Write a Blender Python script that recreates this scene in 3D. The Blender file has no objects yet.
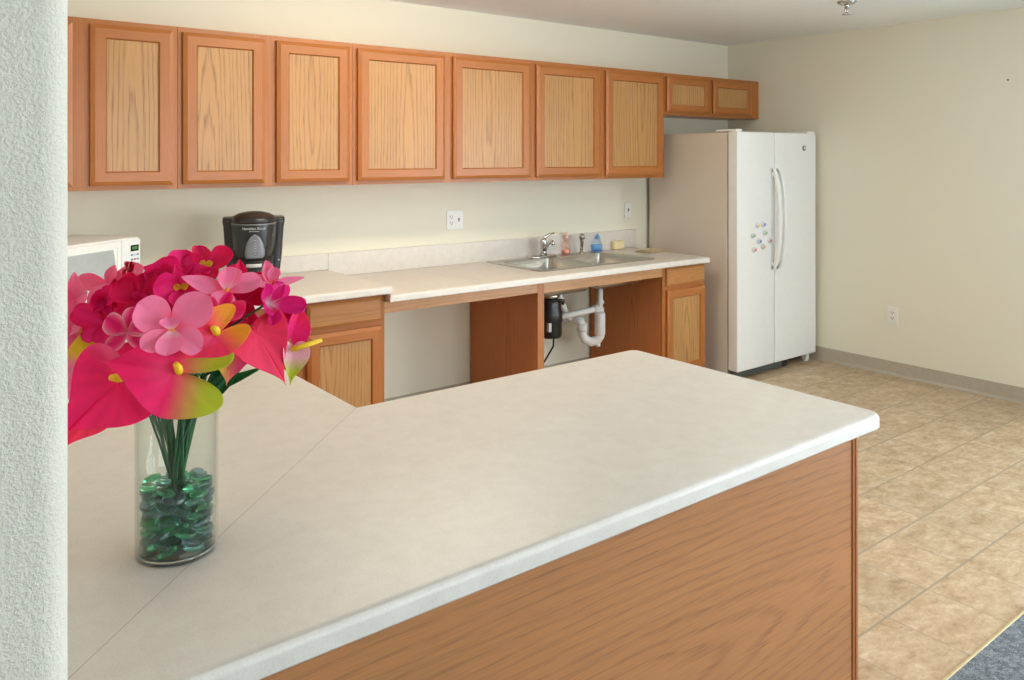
import bpy, bmesh, math, random
from mathutils import Vector, Matrix, geometry
PI=math.pi
random.seed(7)
S=bpy.context.scene
COL=S.collection
D=bpy.data

# ---------------------------------------------------------------- camera
YAW=0.6606; FPX=806.26; CY=156.96
CAM=Vector((-5.6162,-4.2586,1.5419))
FW=Vector((math.sin(YAW),math.cos(YAW),0)); RT=Vector((math.cos(YAW),-math.sin(YAW),0)); UP=Vector((0,0,1))
def at(px,py,d):
    """a place d metres ahead, seen in the photograph at px,py"""
    return CAM+d*(FW+(px-512)/FPX*RT-(py-CY)/FPX*UP)
cam=D.objects.new('camera',D.cameras.new('camera')); COL.objects.link(cam); S.camera=cam
cam.location=CAM; cam.rotation_euler=(PI/2,0,-YAW)
cam.data.sensor_width=36; cam.data.lens=FPX/1024*36; cam.data.shift_y=-(340-CY)/1024
cam.data.clip_start=.05

# ---------------------------------------------------------------- materials
def srgb(r,g,b):
    f=lambda c:(c/255/12.92) if c/255<=.04045 else ((c/255+.055)/1.055)**2.4
    return (f(r),f(g),f(b),1)
class NT:
    def __init__(s,name):
        s.m=D.materials.new(name); s.m.use_nodes=True; s.t=s.m.node_tree; s.t.nodes.clear()
        s.out=s.n('ShaderNodeOutputMaterial'); s.b=s.n('ShaderNodeBsdfPrincipled'); s.l(s.b.outputs[0],s.out.inputs[0])
    def n(s,t,**k):
        x=s.t.nodes.new(t)
        for a,v in k.items(): setattr(x,a,v)
        return x
    def l(s,a,b): s.t.links.new(a,b)
    def math(s,op,a,b=None,clamp=False):
        x=s.n('ShaderNodeMath',operation=op,use_clamp=clamp)
        for i,v in enumerate((a,b)):
            if v is None: continue
            if hasattr(v,'links'): s.l(v,x.inputs[i])
            else: x.inputs[i].default_value=v
        return x.outputs[0]
    def ramp(s,f,stops):
        r=s.n('ShaderNodeValToRGB'); e=r.color_ramp.elements
        while len(e)<len(stops): e.new(.5)
        for i,(p,c) in enumerate(stops): e[i].position=p; e[i].color=c
        s.l(f,r.inputs[0]); return r.outputs[0]
    def noise(s,vec,scale,detail=3,rough=.5,dist=0):
        x=s.n('ShaderNodeTexNoise'); x.inputs['Scale'].default_value=scale; x.inputs['Detail'].default_value=detail
        x.inputs['Roughness'].default_value=rough; x.inputs['Distortion'].default_value=dist
        if vec is not None: s.l(vec,x.inputs['Vector'])
        return x.outputs['Fac']
    def mix(s,f,a,b,mode='MIX'):
        x=s.n('ShaderNodeMix',data_type='RGBA',blend_type=mode)
        for sock,v in ((x.inputs[0],f),(x.inputs[6],a),(x.inputs[7],b)):
            if hasattr(v,'links'): s.l(v,sock)
            else: sock.default_value=v
        return x.outputs[2]
    def coord(s,scale=(1,1,1),rot=(0,0,0),rand=None,kind='Object'):
        tc=s.n('ShaderNodeTexCoord'); v=tc.outputs[kind]
        if rand:
            oi=s.n('ShaderNodeObjectInfo'); cb=s.n('ShaderNodeCombineXYZ')
            for i,(mul,off) in enumerate(rand):
                k=s.math('FRACT',s.math('MULTIPLY',oi.outputs['Random'],[7.13,13.7,29.9][i]))
                s.l(s.math('ADD',s.math('MULTIPLY',k,mul),off),cb.inputs[i])
            a=s.n('ShaderNodeVectorMath',operation='ADD'); s.l(v,a.inputs[0]); s.l(cb.outputs[0],a.inputs[1]); v=a.outputs[0]
        mp=s.n('ShaderNodeMapping'); mp.inputs['Scale'].default_value=scale; mp.inputs['Rotation'].default_value=rot
        s.l(v,mp.inputs[0]); return mp.outputs[0]
    def set(s,**k):
        names=dict(rough='Roughness',metal='Metallic',spec='Specular IOR Level',trans='Transmission Weight',ior='IOR',coat='Coat Weight',sss='Subsurface Weight')
        for a,v in k.items():
            i=s.b.inputs[names.get(a,a)]
            if hasattr(v,'links'): s.l(v,i)
            else: i.default_value=v
        return s
    def col(s,c):
        if hasattr(c,'links'): s.l(c,s.b.inputs['Base Color'])
        else: s.b.inputs['Base Color'].default_value=c
        return s
    def bump(s,h,strength=.2,dist=.002):
        b=s.n('ShaderNodeBump'); b.inputs['Strength'].default_value=strength; b.inputs['Distance'].default_value=dist
        s.l(h,b.inputs['Height']); s.l(b.outputs[0],s.b.inputs['Normal']); return s
def plain(name,c,rough=.5,metal=0,var=.04,scale=30,**k):
    t=NT(name); v=t.coord()
    n=t.noise(v,scale,2)
    d=tuple(x*(1-var) for x in c[:3])+(1,); h=tuple(min(1,x*(1+var)) for x in c[:3])+(1,)
    t.col(t.ramp(n,[(.3,d),(.7,h)])).set(rough=rough,metal=metal,**k)
    return t.m

def wood(name,light,dark,axis,ring=20,stretch=.075,contrast=1.0,pore=.5,rough=.34,off=.35,dist=1.6):
    t=NT(name)
    sc=[1,1,1]; sc[axis]=stretch
    rand=[(.16,-.08),(.16,-.08),(.16,-.08)]; rand[axis]=(3*off,-1.5*off)
    v=t.coord(tuple(sc),rand=rand)
    w=t.n('ShaderNodeTexWave',wave_type='RINGS',rings_direction='SPHERICAL',wave_profile='SAW')
    w.inputs['Scale'].default_value=ring; w.inputs['Distortion'].default_value=dist
    w.inputs['Detail'].default_value=3; w.inputs['Detail Scale'].default_value=1.6; w.inputs['Detail Roughness'].default_value=.55
    t.l(v,w.inputs['Vector'])
    g=t.ramp(w.outputs['Fac'],[(0,(1,1,1,1)),(.12,(.15,.15,.15,1)),(.62,(0,0,0,1)),(1,(1,1,1,1))])
    sc2=[260,260,260]; sc2[axis]=9
    p=t.noise(t.coord(tuple(sc2),rand=rand),1,2,.6)
    pr=t.ramp(p,[(.42,(0,0,0,1)),(.66,(1,1,1,1))])
    sc3=[6,6,6]; sc3[axis]=1.2
    big=t.noise(t.coord(tuple(sc3),rand=rand),1,2)
    gg=t.math('MULTIPLY',g,t.math('ADD',t.math('MULTIPLY',pr,.55),.45))
    f=t.math('ADD',t.math('MULTIPLY',gg,.62*contrast),t.math('MULTIPLY',pr,.2*pore),clamp=True)
    base=t.mix(f,light,dark)
    tone=t.ramp(big,[(.3,(.93,.93,.93,1)),(.7,(1.05,1.04,1.03,1))])
    base=t.mix(1.0,base,tone,'MULTIPLY')
    t.col(base).set(rough=rough,coat=.05,spec=.4)
    t.b.inputs['Coat Roughness'].default_value=.3
    t.bump(f,-.12,.001)
    return t.m
FL=srgb(172,106,50); FD=srgb(122,66,28)
M={}
M['panel']=wood('oak_panel_grain',srgb(184,139,86),srgb(114,70,38),2,ring=17,contrast=1.15,dist=4.5)
M['oak_v']=wood('oak_upright_grain',FL,FD,2,ring=34,stretch=.03,contrast=.55)
M['oak_h']=wood('oak_level_grain',FL,FD,0,ring=34,stretch=.03,contrast=.55)
M['rail']=wood('oak_rail_grain',srgb(192,144,98),srgb(136,88,56),0,ring=26,stretch=.05,contrast=.8,off=.2)
M['drawer']=wood('oak_drawer_grain',srgb(182,126,72),FD,0,ring=30,stretch=.08,contrast=.6)
M['side']=wood('oak_side_panel',srgb(196,120,62),srgb(138,74,34),2,ring=16,stretch=.1,contrast=.8)
M['pen']=wood('oak_veneer_sheet',srgb(182,126,80),srgb(122,80,56),0,ring=15,stretch=.10,contrast=.75,pore=1.1,off=.3,dist=6)
M['trimwood']=wood('oak_corner_trim',srgb(180,112,66),srgb(120,66,34),2,ring=40,stretch=.03,contrast=.6)
M['dark_in']=plain('cabinet_inside',srgb(150,105,65),.6)

def wallmat(name,c,bscale=170,bs=.35,dist=.002):
    t=NT(name); v=t.coord()
    n=t.noise(v,bscale,4,.6)
    n2=t.noise(v,bscale*.3,3,.5)
    h=t.math('ADD',t.ramp(n,[(.42,(0,0,0,1)),(.62,(1,1,1,1))]),n2)
    t.col(c).set(rough=.75,spec=.25); t.bump(h,bs,dist); return t.m
WALL=srgb(228,225,208)
M['wall']=wallmat('painted_wall',WALL,150,.18,.001)
M['near']=wallmat('textured_wall',srgb(224,221,208),290,.6,.0016)
M['ceil']=wallmat('painted_ceiling',srgb(242,246,246),60,.3,.003)
M['base']=plain('vinyl_baseboard',srgb(176,168,152),.5)
def lam(name,c1,c2):
    t=NT(name); v=t.coord(); 
    n=t.noise(v,260,3,.6); n2=t.noise(v,25,3,.6)
    f=t.math('ADD',t.math('MULTIPLY',n,.55),t.math('MULTIPLY',n2,.45))
    t.col(t.ramp(f,[(.36,c1),(.6,c2)])).set(rough=.36,spec=.45); return t.m
M['lam']=lam('laminate',srgb(209,203,195),srgb(219,214,207))
M['seam']=plain('seam_line',srgb(172,163,148),.6)
def tiles():
    t=NT('vinyl_tile_floor'); tc=t.n('ShaderNodeTexCoord'); sep=t.n('ShaderNodeSeparateXYZ'); t.l(tc.outputs['Object'],sep.inputs[0])
    T=.2833; ids=[]; lines=[]
    for k,off in ((0,2.682),(1,2.896)):
        q=t.math('DIVIDE',t.math('ADD',sep.outputs[k],off+T*40),T)
        fr=t.math('FRACT',q); ids.append(t.math('FLOOR',q))
        e=t.math('MINIMUM',fr,t.math('SUBTRACT',1.0,fr)); lines.append(e)
    cb=t.n('ShaderNodeCombineXYZ'); t.l(ids[0],cb.inputs[0]); t.l(ids[1],cb.inputs[1])
    wn=t.n('ShaderNodeTexWhiteNoise'); t.l(cb.outputs[0],wn.inputs[0])
    # each tile takes its own piece of the stone pattern
    sh=t.n('ShaderNodeVectorMath',operation='SCALE'); t.l(wn.outputs['Color'],sh.inputs[0]); sh.inputs['Scale'].default_value=20
    ad=t.n('ShaderNodeVectorMath',operation='ADD'); t.l(tc.outputs['Object'],ad.inputs[0]); t.l(sh.outputs[0],ad.inputs[1])
    mp=t.n('ShaderNodeMapping'); mp.inputs['Scale'].default_value=(1.0,1.7,1); mp.inputs['Rotation'].default_value=(0,0,.5); t.l(ad.outputs[0],mp.inputs[0])
    n=t.noise(mp.outputs[0],10,7,.7,.35); n3=t.noise(mp.outputs[0],30,4,.6,.5)
    f=t.math('ADD',t.math('MULTIPLY',n,.75),t.math('MULTIPLY',n3,.25))
    c=t.ramp(f,[(.30,srgb(148,122,94)),(.44,srgb(178,153,122)),(.54,srgb(193,171,142)),(.68,srgb(212,197,174))])
    tone=t.ramp(wn.outputs['Value'],[(0,(.92,.92,.92,1)),(1,(1.05,1.05,1.05,1))])
    c=t.mix(1.0,c,tone,'MULTIPLY')
    # grout: strong lines run along x (constant y), faint ones along y
    gy=t.ramp(lines[1],[(.0,(1,1,1,1)),(.012,(1,1,1,1)),(.020,(0,0,0,1))]); gx=t.ramp(lines[0],[(0,(.75,.75,.75,1)),(.008,(.75,.75,.75,1)),(.015,(0,0,0,1))])
    g=t.math('MAXIMUM',gy,gx)
    c=t.mix(t.math('MULTIPLY',g,.75),c,srgb(150,138,118))
    t.col(c).set(rough=.42,spec=.4); t.bump(t.math('SUBTRACT',f,g),.25,.001); return t.m
M['tile']=tiles()
def carpet():
    t=NT('grey_carpet'); v=t.coord(); n=t.noise(v,420,3,.7); n2=t.noise(v,60,2)
    f=t.math('ADD',t.math('MULTIPLY',n,.75),t.math('MULTIPLY',n2,.25))
    t.col(t.ramp(f,[(.4,srgb(80,86,92)),(.52,srgb(122,130,138)),(.62,srgb(175,182,188))])).set(rough=.95,spec=.1)
    t.bump(n,.8,.004); return t.m
M['carpet']=carpet()
M['strip']=plain('transition_strip',srgb(196,178,134),.5)
M['white']=plain('white_enamel',srgb(234,235,234),.32,var=.01)
M['whiteshade']=plain('fridge_side_shaded',srgb(214,206,194),.45,var=.02,scale=200)  # same white enamel, toned warm grey for the shade on the fridge side
M['gasket']=plain('grey_gasket',srgb(150,146,138),.6)
M['wplastic']=plain('white_plastic',srgb(232,232,228),.4,var=.02)
M['pvc']=plain('white_pvc_pipe',srgb(226,224,220),.35,var=.03)
M['black']=plain('black_plastic',srgb(34,34,36),.32,var=.15)
M['blackd']=plain('deep_black',srgb(14,14,15),.5)
M['dgrey']=plain('dark_grey_grille',srgb(92,96,94),.5)
M['chrome']=plain('chrome',srgb(205,205,205),.14,1,var=.02)
M['steel']=NT('brushed_steel')
_t=M['steel']; _n=_t.noise(_t.coord((4,300,300)),1,2); _t.col(_t.ramp(_n,[(.3,srgb(168,164,156)),(.7,srgb(206,202,194))])).set(rough=.28,metal=1); M['steel']=_t.m
M['steelpipe']=plain('galvanised_metal',srgb(168,165,158),.35,1)
M['slot_grey']=plain('toggle_grey',srgb(150,150,150),.5)
M['slate']=plain('slot_dark',srgb(50,50,50),.6)
M['mwglass']=plain('microwave_window',srgb(172,177,178),.12,var=.04)
M['mwin']=plain('microwave_cavity',srgb(225,225,222),.4)
M['lcd']=plain('display_dark',srgb(40,48,44),.2)
M['lcdtxt']=plain('display_digits',srgb(120,190,110),.4)
M['blueprint']=plain('blue_print',srgb(90,140,190),.5)
M['redprint']=plain('red_print',srgb(205,90,110),.5)
M['lightgrey']=plain('light_grey_print',srgb(205,205,208),.4)
M['smoke']=plain('smoked_window',srgb(128,132,142),.15,var=.1)
M['stemgreen']=plain('stem_green',srgb(38,92,50),.5,var=.2)
M['leafgreen']=plain('leaf_green',srgb(28,92,44),.5,var=.3)
def clear(name,tint,amt=.9,rough=.02):
    t=NT(name); t.t.nodes.remove(t.b)
    tr=t.n('ShaderNodeBsdfTransparent'); tr.inputs[0].default_value=tint
    gl=t.n('ShaderNodeBsdfGlossy'); gl.inputs['Roughness'].default_value=rough; gl.inputs[0].default_value=(1,1,1,1)
    lw=t.n('ShaderNodeLayerWeight'); lw.inputs[0].default_value=.5; f5=t.math('POWER',lw.outputs['Facing'],4.0); f5=t.math('ADD',t.math('MULTIPLY',f5,.7),.03)
    mx=t.n('ShaderNodeMixShader'); t.l(t.math('MULTIPLY',f5,amt),mx.inputs[0]); t.l(t.mix(t.math('POWER',lw.outputs['Facing'],3.0),tint,tuple(x*.72 for x in tint[:3])+(1,)),tr.inputs[0]); t.l(tr.outputs[0],mx.inputs[1]); t.l(gl.outputs[0],mx.inputs[2])
    t.l(mx.outputs[0],t.out.inputs[0]); return t.m
M['glass']=clear('clear_glass',(.95,.975,.965,1),.8)
M['pane']=clear('window_pane',(.97,.98,.98,1),.6)
def gem(name,c,r=.05):
    t=NT(name); t.col(c).set(rough=r,trans=.9,ior=1.45); return t.m
M['gem1']=gem('green_glass',srgb(96,200,150),.03); M['gem2']=gem('teal_glass',srgb(120,185,175),.03); M['gem3']=gem('pearl_teal_glass',srgb(160,190,205),.08); M['thickglass']=gem('thick_base_glass',(.93,.97,.95,1),.0)
M['pinksoap']=plain('pink_soap',srgb(244,180,172),.2); M['bluesoap']=plain('blue_soap',srgb(140,186,236),.2)
M['pinkclear']=clear('pink_clear_plastic',(.99,.86,.82,1),.7,.1); M['blueclear']=clear('blue_clear_plastic',(.80,.90,.99,1),.7,.1)
M['sponge']=plain('pale_yellow_sponge',srgb(232,216,170),.8,var=.08,scale=150)
M['cloth']=plain('folded_beige_cloth',srgb(200,184,152),.9,var=.12,scale=120)
def petalmat():
    t=NT('silk_petal'); a=t.n('ShaderNodeAttribute'); a.attribute_name='pigment'
    v=t.coord((1,1,1)); n=t.noise(v,140,3,.6)
    c=t.mix(1.0,a.outputs['Color'],t.ramp(n,[(.3,(.97,.97,.97,1)),(.7,(1.02,1.02,1.02,1))]),'MULTIPLY')
    t.col(c).set(rough=.5,spec=.25)
    t.bump(n,.25,.001)
    tl=t.n('ShaderNodeBsdfTranslucent'); t.l(c,tl.inputs[0])
    mx=t.n('ShaderNodeMixShader'); mx.inputs[0].default_value=.4; t.l(t.b.outputs[0],mx.inputs[1]); t.l(tl.outputs[0],mx.inputs[2]); t.l(mx.outputs[0],t.out.inputs[0])
    return t.m
M['petal']=petalmat()
M['spadix']=plain('yellow_spadix',srgb(240,196,30),.6,var=.08,scale=300)
M['orange']=plain('orange_throat',srgb(240,150,40),.6)
def emit(name,c,s):
    t=NT(name); t.b.inputs['Emission Color'].default_value=c; t.b.inputs['Emission Strength'].default_value=s; t.col((.8,.8,.8,1)); return t.m
LAMP_C=(1.0,.86,.66,1)
M['lamp']=emit('fluorescent_diffuser',LAMP_C,24.0)
M['dome']=emit('lit_dome_glass',(1,.88,.70,1),26.0)

# ---------------------------------------------------------------- mesh helpers
class MB:
    def __init__(s): s.v=[]; s.f=[]; s.m=[]; s.c=None
    def add(s,vs,fs,mi=0,cols=None):
        o=len(s.v); s.v+= [Vector(p) for p in vs]; s.f+=[tuple(i+o for i in f) for f in fs]; s.m+=[mi]*len(fs)
        if cols is not None:
            if s.c is None: s.c=[(1,1,1,1)]*o
            s.c+=cols
        return s
    def box(s,x0,x1,y0,y1,z0,z1,mi=0):
        return s.add([(x0,y0,z0),(x1,y0,z0),(x1,y1,z0),(x0,y1,z0),(x0,y0,z1),(x1,y0,z1),(x1,y1,z1),(x0,y1,z1)],
            [(0,3,2,1),(4,5,6,7),(0,1,5,4),(1,2,6,5),(2,3,7,6),(3,0,4,7)],mi)
    def frust(s,a,b,mi=0):
        """a,b: loops of equal length; closes both ends"""
        n=len(a); return s.add(a+b,[(i,(i+1)%n,n+(i+1)%n,n+i) for i in range(n)]+[tuple(range(n-1,-1,-1)),tuple(range(n,2*n))],mi)
    def loft(s,loops,mi=0,cap0=True,cap1=True,closed=True):
        n=len(loops[0]); vs=[p for L in loops for p in L]; fs=[]
        for k in range(len(loops)-1):
            for i in range(n if closed else n-1):
                j=(i+1)%n; fs.append((k*n+i,k*n+j,(k+1)*n+j,(k+1)*n+i))
        if cap0: fs.append(tuple(range(n-1,-1,-1)))
        if cap1: fs.append(tuple(range((len(loops)-1)*n,len(loops)*n)))
        return s.add(vs,fs,mi)
    def lathe(s,prof,n=24,c=(0,0,0),mi=0,axis='z',cap=True):
        loops=[]
        for r,h in prof:
            L=[]
            for i in range(n):
                a=2*PI*i/n; x,y=r*math.cos(a),r*math.sin(a)
                p={'z':(x,y,h),'y':(x,-h,y),'x':(h,x,y)}[axis]
                L.append((p[0]+c[0],p[1]+c[1],p[2]+c[2]))
            loops.append(L)
        return s.loft(loops,mi,cap,cap)
    def tube(s,pts,r,n=10,mi=0):
        pts=[Vector(p) for p in pts]; R=r if isinstance(r,(list,tuple)) else [r]*len(pts)
        loops=[]; nrm=None
        for k,p in enumerate(pts):
            t=(pts[min(k+1,len(pts)-1)]-pts[max(k-1,0)]).normalized()
            if nrm is None:
                nrm=t.orthogonal().normalized()
            else:
                nrm=(nrm-t*nrm.dot(t)).normalized()
            b=t.cross(nrm)
            loops.append([p+R[k]*(math.cos(2*PI*i/n)*nrm+math.sin(2*PI*i/n)*b) for i in range(n)])
        return s.loft(loops,mi)
    def build(s,name,mats,parent=None,bevel=0,seg=2,smooth=False,local=False,sub=0,solid=0,origin=None):
        if not isinstance(mats,(list,tuple)): mats=[mats]
        if origin is None:
            lo=Vector([min(p[i] for p in s.v) for i in range(3)]); hi=Vector([max(p[i] for p in s.v) for i in range(3)])
            c=(lo+hi)/2
            if parent is None: c.z=lo.z
        else: c=Vector(origin)
        me=D.meshes.new(name); me.from_pydata([p-c for p in s.v],[],s.f); me.update()
        for m in mats: me.materials.append(m)
        for p,mi in zip(me.polygons,s.m): p.material_index=mi; p.use_smooth=smooth
        if s.c is not None:
            at_=me.color_attributes.new('pigment','FLOAT_COLOR','POINT')
            for i,cc in enumerate(s.c): at_.data[i].color=cc
        bm=bmesh.new(); bm.from_mesh(me)
        if not solid and s.c is None: bmesh.ops.recalc_face_normals(bm,faces=bm.faces)
        bm.to_mesh(me); bm.free()
        o=D.objects.new(name,me); COL.objects.link(o)
        o.location=c
        if parent:
            o.parent=parent
            if not local: o.location=c-wloc(parent)
        if solid:
            md=o.modifiers.new('thick','SOLIDIFY'); md.thickness=solid; md.offset=0
        if bevel:
            md=o.modifiers.new('edge','BEVEL'); md.width=bevel; md.segments=seg; md.limit_method='ANGLE'; md.angle_limit=math.radians(40)
            if not smooth:
                for p in me.polygons: p.use_smooth=True
                md.harden_normals=True
        if sub:
            md=o.modifiers.new('sub','SUBSURF'); md.levels=sub; md.render_levels=sub
        return o
def wloc(o):
    v=Vector((0,0,0))
    while o: v+=o.location; o=o.parent
    return v
def thing(name,label,cat,loc=(0,0,0),rotz=0,group=None):
    o=D.objects.new(name,None); COL.objects.link(o); o.location=loc; o.rotation_euler=(0,0,rotz); o.empty_display_size=.05
    o['label']=label; o['category']=cat
    if group: o['group']=group
    return o
def tag(o,label,cat,group=None):
    o['label']=label; o['category']=cat
    if group: o['group']=group
    return o
def struct(name,mb,m,**k):
    o=mb.build(name,m,**k); o['kind']='structure'; return o
def copy_tree(o,parent=None):
    c=o.copy(); COL.objects.link(c); c.parent=parent
    for ch in list(o.children): copy_tree(ch,c)
    return c
def rrect(x0,x1,y0,y1,r,z,n=5):
    L=[]
    for cx,cy,a0 in ((x1-r,y1-r,0),(x0+r,y1-r,PI/2),(x0+r,y0+r,PI),(x1-r,y0+r,3*PI/2)):
        for i in range(n+1):
            a=a0+PI/2*i/n; L.append(Vector((cx+r*math.cos(a),cy+r*math.sin(a),z)))
    return L
def text_obj(name,body,size,m,parent,loc,rot,extrude=.0004,align='CENTER'):
    cu=D.curves.new(name,'FONT'); cu.body=body; cu.size=size; cu.extrude=extrude; cu.align_x=align; cu.align_y='CENTER'
    cu.materials.append(m)
    o=D.objects.new(name,cu); me=D.meshes.new_from_object(o); D.objects.remove(o); o=D.objects.new(name,me); COL.objects.link(o); o.parent=parent; o.location=loc; o.rotation_euler=rot; return o

# ---------------------------------------------------------------- the setting
H=2.478; XL=-8.6; YF=-7.6; YC=-3.168; YW0=-3.385; YW1=-3.245; XE=-5.474; XK=-5.522
struct('floor',MB().add([(XK-.1,YC,0),(.1,YC,0),(.1,.1,0),(XK-.1,.1,0),(XK-.1,YC,-.05),(.1,YC,-.05),(.1,.1,-.05),(XK-.1,.1,-.05)],
    [(0,1,2,3),(4,7,6,5),(0,4,5,1),(1,5,6,2),(2,6,7,3),(3,7,4,0)]),M['tile'],origin=(0,0,0))
struct('floor_carpet',MB().box(XL-.1,.1,YF-.1,YC-.004,-.05,.006),M['carpet'],origin=(0,0,0))
struct('trim_1',MB().box(XK,-.012,YC-.006,YC+.005,-.01,.008),M['strip'],bevel=.003)
struct('ceiling',MB().box(XL-.1,.1,YF-.1,.1,H,H+.08),M['ceil'])
struct('wall_back',MB().box(XK-.1,.1,0,.1,0,H),M['wall'],origin=(0,0,0))
def wall_with_holes(name,axis,c0,c1,u0,u1,holes,m):
    """slab between c0,c1 along axis ('x' or 'y' normal), spanning u0..u1, with rectangular holes (ua,ub,za,zb)"""
    mb=MB()
    def bx(a,b,z0,z1):
        if b-a<1e-6 or z1-z0<1e-6: return
        if axis=='x': mb.box(c0,c1,a,b,z0,z1)
        else: mb.box(a,b,c0,c1,z0,z1)
    cur=u0
    for ua,ub,za,zb in sorted(holes):
        bx(cur,ua,0,H); bx(ua,ub,0,za); bx(ua,ub,zb,H); cur=ub
    bx(cur,u1,0,H)
    return struct(name,mb,m,origin=(0,0,0))
RW=[(-5.95,-3.5,.02,2.12),(-7.3,-6.15,.75,2.08)]
FWH=[(-4.0,-1.2,.75,2.1)]
wall_with_holes('wall_right','x',0,.1,YF-.1,.1,RW,M['wall'])
wall_with_holes('wall_front','y',YF-.1,YF,XL-.1,0,FWH,M['wall'])
struct('wall_left',MB().box(XL-.1,XL,YF,YW1,0,H),M['wall'],origin=(0,0,0))
struct('wall_kitchen_left',MB().box(XK-.1,XK,YW1,0,0,H),M['wall'],origin=(0,0,0))
# stub wall beside the counter end, bullnosed corners
r=.028; L=[]
for cx,cy,a0 in ((XE-r,YW1-r,0),):
    pass
out=[(XL,YW1),]
for i in range(9): a=PI/2-PI/2*i/8; out.append((XE-r+r*math.cos(a),YW1-r+r*math.sin(a)))
for i in range(9): a=-PI/2*i/8; out.append((XE-r+r*math.cos(a),YW0+r+r*math.sin(a)))
out.append((XL,YW0))
nw=MB().frust([Vector((x,y,0)) for x,y in out],[Vector((x,y,H)) for x,y in out])
o=struct('wall_near',nw,M['near'],origin=(0,0,0))
for p in o.data.polygons:
    if len(p.vertices)==4: p.use_smooth=True
def smooth_by_angle(o,ang=35):
    bm=bmesh.new(); bm.from_mesh(o.data)
    for e in bm.edges: e.smooth = e.is_manifold and e.calc_face_angle(0)<math.radians(ang)
    for f in bm.faces: f.smooth=True
    bm.to_mesh(o.data); bm.free()
smooth_by_angle(o)
# cove baseboards
def cove(name,axis,u0,u1):
    prof=[(0,.1),(.003,.1),(.0045,.097),(.0045,.02),(.009,.008),(.016,.003),(.016,0),(0,0)]
    mb=MB()
    f=(lambda d,z,u:(-d,u,z)) if axis=='x' else (lambda d,z,u:(u,-d,z))
    mb.frust([Vector(f(d,z,u0)) for d,z in prof],[Vector(f(d,z,u1)) for d,z in prof])
    struct(name,mb,M['base'])
cove('baseboard_right','x',-3.5,-.0); cove('baseboard_back','y',XK,-.017)
# windows and glazed door on the daylight side
def window(name,axis,c,ua,ub,za,zb,mull):
    fr=MB(); w=.05
    def bx(mb,a,b,z0,z1,d0,d1):
        if axis=='x': mb.box(c+d0,c+d1,a,b,z0,z1)
        else: mb.box(a,b,c+d0,c+d1,z0,z1)
    for a,b,z0,z1 in ((ua,ub,za,za+w),(ua,ub,zb-w,zb),(ua,ua+w,za+w,zb-w),(ub-w,ub,za+w,zb-w)): bx(fr,a,b,z0,z1,.02,.08)
    for u in mull: bx(fr,u-.025,u+.025,za+w,zb-w,.025,.075)
    o=struct(name,fr,M['wplastic'])
    g=MB(); bx(g,ua+w,ub-w,za+w,zb-w,.048,.052)
    g.build('window_pane',M['pane'],o)
    return o
for i,(ua,ub,za,zb) in enumerate(RW): window(['door_1','window_1'][i],'x',0,ua,ub,za,zb,[(ua+ub)/2])
for i,(ua,ub,za,zb) in enumerate(FWH): window('window_%d'%(i+2),'y',YF-.1,ua,ub,za,zb,[(ua+ub)/2])

# ---------------------------------------------------------------- cabinets
def carc(parent,name,x0,x1,y0,y1,z0,z1,m):
    return MB().box(x0,x1,y0,y1,z0,z1).build(name,m,parent,bevel=.0015)
def face_frame(parent,x0,x1,yf,z0,z1,stiles,rails,t=.018):
    """stiles: (xa,xb); rails: (xa,xb,za,zb). front at y=yf"""
    mb=MB()
    for a,b in stiles: mb.box(a,b,yf,yf+t,z0,z1,0)
    for a,b,za,zb in rails: mb.box(a,b,yf+.0006,yf+t,za,zb,1)
    return mb.build('face_frame',[M['oak_v'],M['oak_h']],parent)
def door(parent,x0,x1,z0,z1,yb,sw=.062,rw=.06,t=.023,name='door'):
    """framed door, back at yb, front at yb-t; bevelled outer edge; recessed flat panel"""
    yf=yb-t; c=.016; e=.007; g=.006; rec=.009
    mb=MB()
    A=[(x0,z0),(x1,z0),(x1,z1),(x0,z1)]
    def inset(d): return [(x0+d,z0+d),(x1-d,z0+d),(x1-d,z1-d),(x0+d,z1-d)]
    I=[(x0+sw,z0+rw),(x1-sw,z0+rw),(x1-sw,z1-rw),(x0+sw,z1-rw)]
    J=[(x0+sw+g,z0+rw+g),(x1-sw-g,z0+rw+g),(x1-sw-g,z1-rw-g),(x0+sw+g,z1-rw-g)]
    loops=[[(x,yb,z) for x,z in A],[(x,yf+e,z) for x,z in A],[(x,yf+.001,z) for x,z in inset(c)],[(x,yf,z) for x,z in inset(c+.002)],
           [(x,yf,z) for x,z in I],[(x,yf+.003,z) for x,z in [(I[0][0]+.002,I[0][1]+.002),(I[1][0]-.002,I[1][1]+.002),(I[2][0]-.002,I[2][1]-.002),(I[3][0]+.002,I[3][1]-.002)]],[(x,yf+rec+.002,z) for x,z in J],[(x,yb,z) for x,z in J]]
    vs=[p for L_ in loops for p in L_]
    for k in range(len(loops)-1):
        for i in range(4):
            j=(i+1)%4
            mb.add([loops[k][i],loops[k][j],loops[k+1][j],loops[k+1][i]],[(0,1,2,3)],1 if i in(0,2) else 0)
    for i in range(4):
        j=(i+1)%4; mb.add([loops[0][i],loops[0][j],loops[-1][j],loops[-1][i]],[(0,1,2,3)],1 if i in(0,2) else 0)
    d=mb.build(name,[M['oak_v'],M['oak_h']],parent)
    bm=bmesh.new(); bm.from_mesh(d.data); bmesh.ops.remove_doubles(bm,verts=bm.verts,dist=1e-5); bmesh.ops.recalc_face_normals(bm,faces=bm.faces); bm.to_mesh(d.data); bm.free()
    px0,px1,pz0,pz1=J[0][0]-.0001,J[2][0]+.0001,J[0][1]-.0001,J[2][1]+.0001
    MB().box(px0,px1,yf+rec,yf+rec+.006,pz0,pz1).build('panel',M['panel'],d)
    return d
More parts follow.
